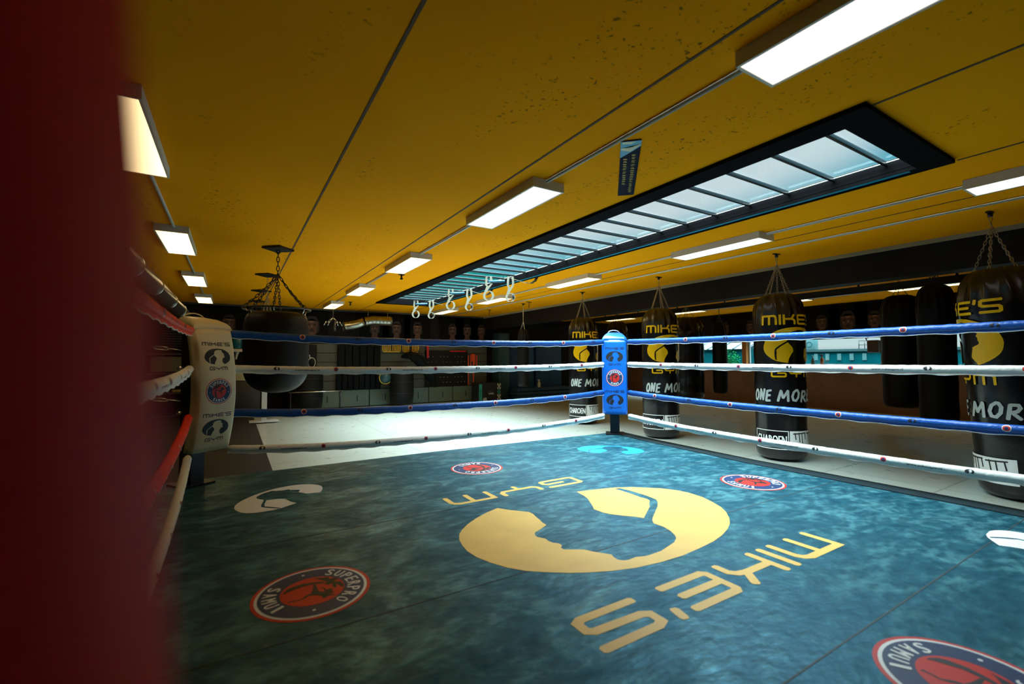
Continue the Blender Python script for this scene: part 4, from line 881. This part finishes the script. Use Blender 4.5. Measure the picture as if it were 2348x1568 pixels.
b = bmn(); rbox(b, -.06, .03, -.018, .018, .22, .26, .008); tube(b, [(-.04, 0, .225), (-.055, 0, .19)], .006, 6); ob('trigger_head', b, mat('cream_plastic', (0, 0, 0)), t)
# left end: soap dispenser, sink, cabinet, post, notice, shelves
t = thing('soap_dispenser', 'wall dispenser with clear blue reservoir right of the white post', 'dispenser', (.08, 13.27, 1.62))
b = bmn(); lathe(b, [(.09, 0), (.10, .03), (.10, .26), (.06, .34), (.03, .36)], 20, (0, -.02, 0)); ob('reservoir', b, mat('blue_liquid', (.01, .16, .24), .15, coat=.5), t)
b = bmn(); rbox(b, -.17, .17, -.15, .215, -.07, -.005, .01); ob('bracket', b, WHITEV, t)
b = bmn(); tube(b, [(0, -.05, -.07), (-.01, -.06, -.14), (-.03, -.1, -.26)], [.05, .03, .02], 10); ob('spout', b, WHITEV, t)
CREAM = mat('cream_enamel', (.62, .52, .28), .4)
t = thing('wash_basin', 'cream rectangular wash basin below the soap dispenser', 'basin', (.25, 13.2, .84))
b = bmn(); rbox(b, -.36, .36, -.25, .29, .0, .28, .02); ob('basin', b, CREAM, t); b = bmn(); rbox(b, -.38, .38, -.27, .29, .28, .31, .01); ob('rim', b, CREAM, t)
t = thing('base_cabinet', 'dark base cabinet under the cream wash basin', 'cabinet', (.25, 13.2, 0))
b = bmn(); rbox(b, -.34, .34, -.22, .29, .025, .835, .008); ob('body', b, mat('brown_board', (.06, .045, .03), .5), t)
b = bmn(); rbox(b, -.32, .32, -.24, -.22, .06, .66, .006); ob('door', b, mat('slate_front', (.05, .05, .06), .35), t)
t = thing('pedestal_stand', 'white square pedestal leg on flat base under the round bag', 'stand', (.58, 11.2, 0.022))
b = bmn(); box(b, -.05, .05, -.05, .05, .02, 1.0); ob('column', b, mat('white_steel', (.7, .75, .78), .4), t); b = bmn(); rbox(b, -.28, .28, -.2, .2, 0, .02, .005); ob('base_plate', b, mat('white_steel', (0, 0, 0)), t)
b = bmn(); rbox(b, -.3, .3, -.25, .25, 1.0, 1.03, .005); ob('top_plate', b, BLK, t)
t = thing('notice_board', 'black notice with faint grey text lines left of the white post', 'poster', (-1.1, 13.47, 1.95))
b = bmn(); box(b, -.45, .45, -.01, .02, -.42, .3); ob('board', b, WALLK, t)
b = bmn()
for k in range(9): box(b, -.33, .33 - (k % 3) * .06, -.013, -.0105, .2 - k * .06, .208 - k * .06)
ob('text_lines', b, mat('faint_text', (.10, .10, .09), .7), t)
t = thing('storage_shelf', 'dark open shelf with pale panels left of the white post', 'shelf', (-1.15, 13.2, 0.022))
b = bmn(); [box(b, -.6, .6, -.2, .25, z, z + .03) for z in (0.02, .55, 1.0, 1.45)]; box(b, -.62, -.6, -.2, .25, 0, 1.48); box(b, .6, .62, -.2, .25, 0, 1.48); ob('frame', b, mat('shelf_brown', (.05, .035, .025), .6), t)
b = bmn(); box(b, -.45, .5, -.1, .2, 1.06, 1.40); ob('back_panel', b, mat('olive_panel', (.16, .13, .06), .6), t)
t = thing('folded_towel', 'folded yellow towel on the dark shelf left of the white post', 'towel', (-.95, 13.1, .602)); b = bmn(); rbox(b, -.25, .25, -.08, .1, 0, .06, .02); ob('towel', b, mat('towel_yellow', (.30, .26, .08), .8), t)

# window ledge items
t = thing('pump_bottle', 'brown pump bottle on the sill of the wide window', 'bottle', (13.28, 6.05, ZB)); b = bmn(); lathe(b, [(.045, 0), (.045, .16), (.02, .2), (.015, .24)], 14); ob('bottle', b, mat('brown_bottle', (.22, .08, .03), .3), t); b = bmn(); tube(b, [(0, 0, .24), (0, 0, .36)], .008, 6); rbox(b, -.06, .02, -.03, .03, .24, .28, .006); ob('pump', b, BLK, t)
for y, l in ((6.27, 'pale spray bottle nearest the brown pump bottle'), (6.52, 'pale spray bottle at the left of the window sill')):
    t = thing('spray_bottle', l, 'bottle', (13.28, y, ZB), 'bottles on the window sill'); b = bmn(); lathe(b, [(.05, 0), (.05, .12), (.02, .18), (.015, .22)], 14); ob('bottle', b, PALE, t); b = bmn(); rbox(b, -.05, .03, -.015, .015, .22, .25, .006); ob('trigger_head', b, PALE, t)
t = thing('wall_fan', 'small dark wall fan mounted beside the orange window pier', 'fan', (13.1, 4.82, 1.62)); b = bmn(); rbox(b, -.10, .05, -.12, .12, -.16, .14, .03, 3); ob('case', b, mat('fan_brown', (.05, .025, .02), .4), t); b = bmn(); box(b, .05, .15, -.02, -.0, -.03, .03); tube(b, [(-.08, .12, .14), (-.02, .16, .2), (.1, .16, .2)], .012, 6); ob('bracket', b, STEEL, t)

# ---------------------------------------------------------------- things under the ceiling
t = thing('ceiling_banner', 'narrow dark banner with yellow lettering lying diagonally under the ceiling', 'banner', (2.52, 2.44, CEIL))
d_ = Vector((.66, .70)).normalized(); n_ = Vector((d_.y, -d_.x)); Lb = 1.0; Wb = .066
def bfn(u, v, h): p = d_ * (-v) + n_ * (u); return (p.x, p.y, -.006 - h)
b = bmn(); poly(b, [(-Wb * 1.0, -.5), (Wb, -.5), (Wb, .5), (-Wb, .5)], 0); poly(b, [(-Wb, -.5), (Wb, -.5), (Wb, .5), (-Wb, .5)], .004); warp(b, bfn); ob('sheet', b, mat('banner_black', (.006, .007, .02), .7, spec=.1), t)
b = bmn(); poly(b, [(-Wb, .5), (Wb, .5), (Wb, .42), (.02, .36), (-.03, .30), (-Wb, .26)], .0046); warp(b, bfn); ob('blue_picture', b, mat('banner_blue', (.12, .42, .58), .5), t)
b = bmn(); poly(b, [(-Wb * .95, .38), (0, .35), (Wb * .9, .43), (Wb * .95, .455), (0, .41), (-Wb * .9, .41)], .005); poly(b, [(-Wb * .9, .47), (0, .46), (Wb * .5, .49), (-Wb * .8, .495)], .005); warp(b, bfn); ob('pale_shapes', b, mat('banner_cream', (.75, .68, .42), .5), t)
b = bmn()
rn = random.Random(4)
for col, z0, z1 in ((-.028, .24, -.22), (.028, .30, -.44)):
    z = z0
    while z > z1:
        h_ = rn.choice((.02, .03, .045))
        for q in range(3): stroke(b, [(col - .014 + rn.uniform(0, .006), z - q * h_ / 3), (col + .014 - rn.uniform(0, .01), z - q * h_ / 3 - .004)], .0045, .005)
        z -= h_ + .018
warp(b, bfn); ob('yellow_lettering', b, mat('banner_yellow', (.70, .50, .04), .5), t)
STR = mat('webbing_cream', (.22, .20, .14), .6); STRD = mat('webbing_black', (.02, .02, .02), .6); BLG = mat('foam_grip', (.01, .10, .16), .5)
def ribbon(bm, pts, w=.018):
    P = [Vector(p) for p in pts]; Q = []
    for i in range(len(P) - 1):
        a, b2, c, d = P[max(i - 1, 0)], P[i], P[i + 1], P[min(i + 2, len(P) - 1)]
        for k in range(6):
            t = k / 6; Q.append(.5 * ((2 * b2) + (c - a) * t + (2 * a - 5 * b2 + 4 * c - d) * t * t + (-a + 3 * b2 - 3 * c + d) * t ** 3))
    Q.append(P[-1]); prev = None
    for i, p in enumerate(Q):
        s = Vector((.85, -.52, 0)) * w; o_ = Vector((.52, .85, 0)) * .002
        q = [bm.verts.new(p + s + o_), bm.verts.new(p - s + o_), bm.verts.new(p - s - o_), bm.verts.new(p + s - o_)]
        if prev:
            for k in range(4): bm.faces.new((prev[k], prev[(k + 1) % 4], q[(k + 1) % 4], q[k]))
        prev = q
    bmesh.ops.recalc_face_normals(bm, faces=bm.faces[:])
def trx(x, y, s, label):
    t = thing('suspension_trainer', label, 'suspension trainer', (x, y, CEIL), 'suspension trainers looped under the skylight')
    X = lambda u, z: (u * .854 * s, -u * .52 * s, z * s)
    b = bmn(); ribbon(b, [X(.0, -.012), X(-.04, -.06), X(-.14, -.12), X(-.30, -.08), X(-.50, -.02), X(-.62, -.02)], .016); ob('main_strap', b, STR, t)
    b = bmn(); ribbon(b, [X(-.02, -.02), X(-.05, -.08), X(-.12, -.125), X(-.22, -.105)], .019); ob('anchor_strap', b, STRD, t)
    b = bmn(); chain(b, X(.01, -.003), X(-.03, -.09), .035, .01, .004); ob('anchor_chain', b, CHAIND, t)
    for dx, zz, rr in ((-.84, -.33, .075), (-.47, -.36, .065)):
        b = bmn(); ribbon(b, [X(dx - .03, .0), X(dx - .04, -.14), X(dx - .02, zz + .16)] + [X(dx + rr * math.sin(a), zz + rr * math.cos(a) * 1.15) for a in [2 * PI * q / 8 for q in range(-1, 8)]] + [X(dx + .03, zz + .18), X(dx + .05, -.12), X(dx + .04, 0)], .019); ob('foot_loop', b, STR, t)
    b = bmn(); tube(b, [X(-.84, -.09), X(-.70, -.085), X(-.56, -.08)], [.015 * s, .024 * s, .02 * s], 8); ob('handle', b, BLG, t)
    b = bmn(); tube(b, [X(-.42, -.3), X(-.415, -.38)], .018 * s, 8); ob('buckle', b, STRD, t)
    b = bmn()
    for u in (-.86, -.47): tube(b, [X(u, -.001), X(u, -.03), X(u + .02, -.04)], .006, 6)
    ob('hook', b, STEEL, t)
trx(4.42, 6.40, 1.0, 'nearest pale suspension trainer looped under the skylight edge')
trx(4.42, 8.0, 1.0, 'middle pale suspension trainer looped under the skylight edge')
trx(4.42, 10.05, 1.0, 'farthest pale suspension trainer looped under the skylight edge')
t = thing('chain_cluster', 'empty hanging chain with four steel clips near the back wall', 'chain', (2.1, 12.0, CEIL))
b = bmn(); chain(b, (0, 0, -.004), (0, 0, -.42), .05, .014, .005); ob('chain', b, CHAIND, t)
b = bmn(); box(b, -.06, .06, -.06, .06, -.014, -.001); ob('ceiling_plate', b, STEEL, t)
for dx in (-.16, -.09, .09, .16):
    b = bmn(); tube(b, [(0, 0, -.36), (dx, 0, -.50)], .003, 5); tube(b, [(dx, 0, -.46), (dx * 1.35, 0, -.56)], .009, 6); ob('clip', b, CHROME, t)
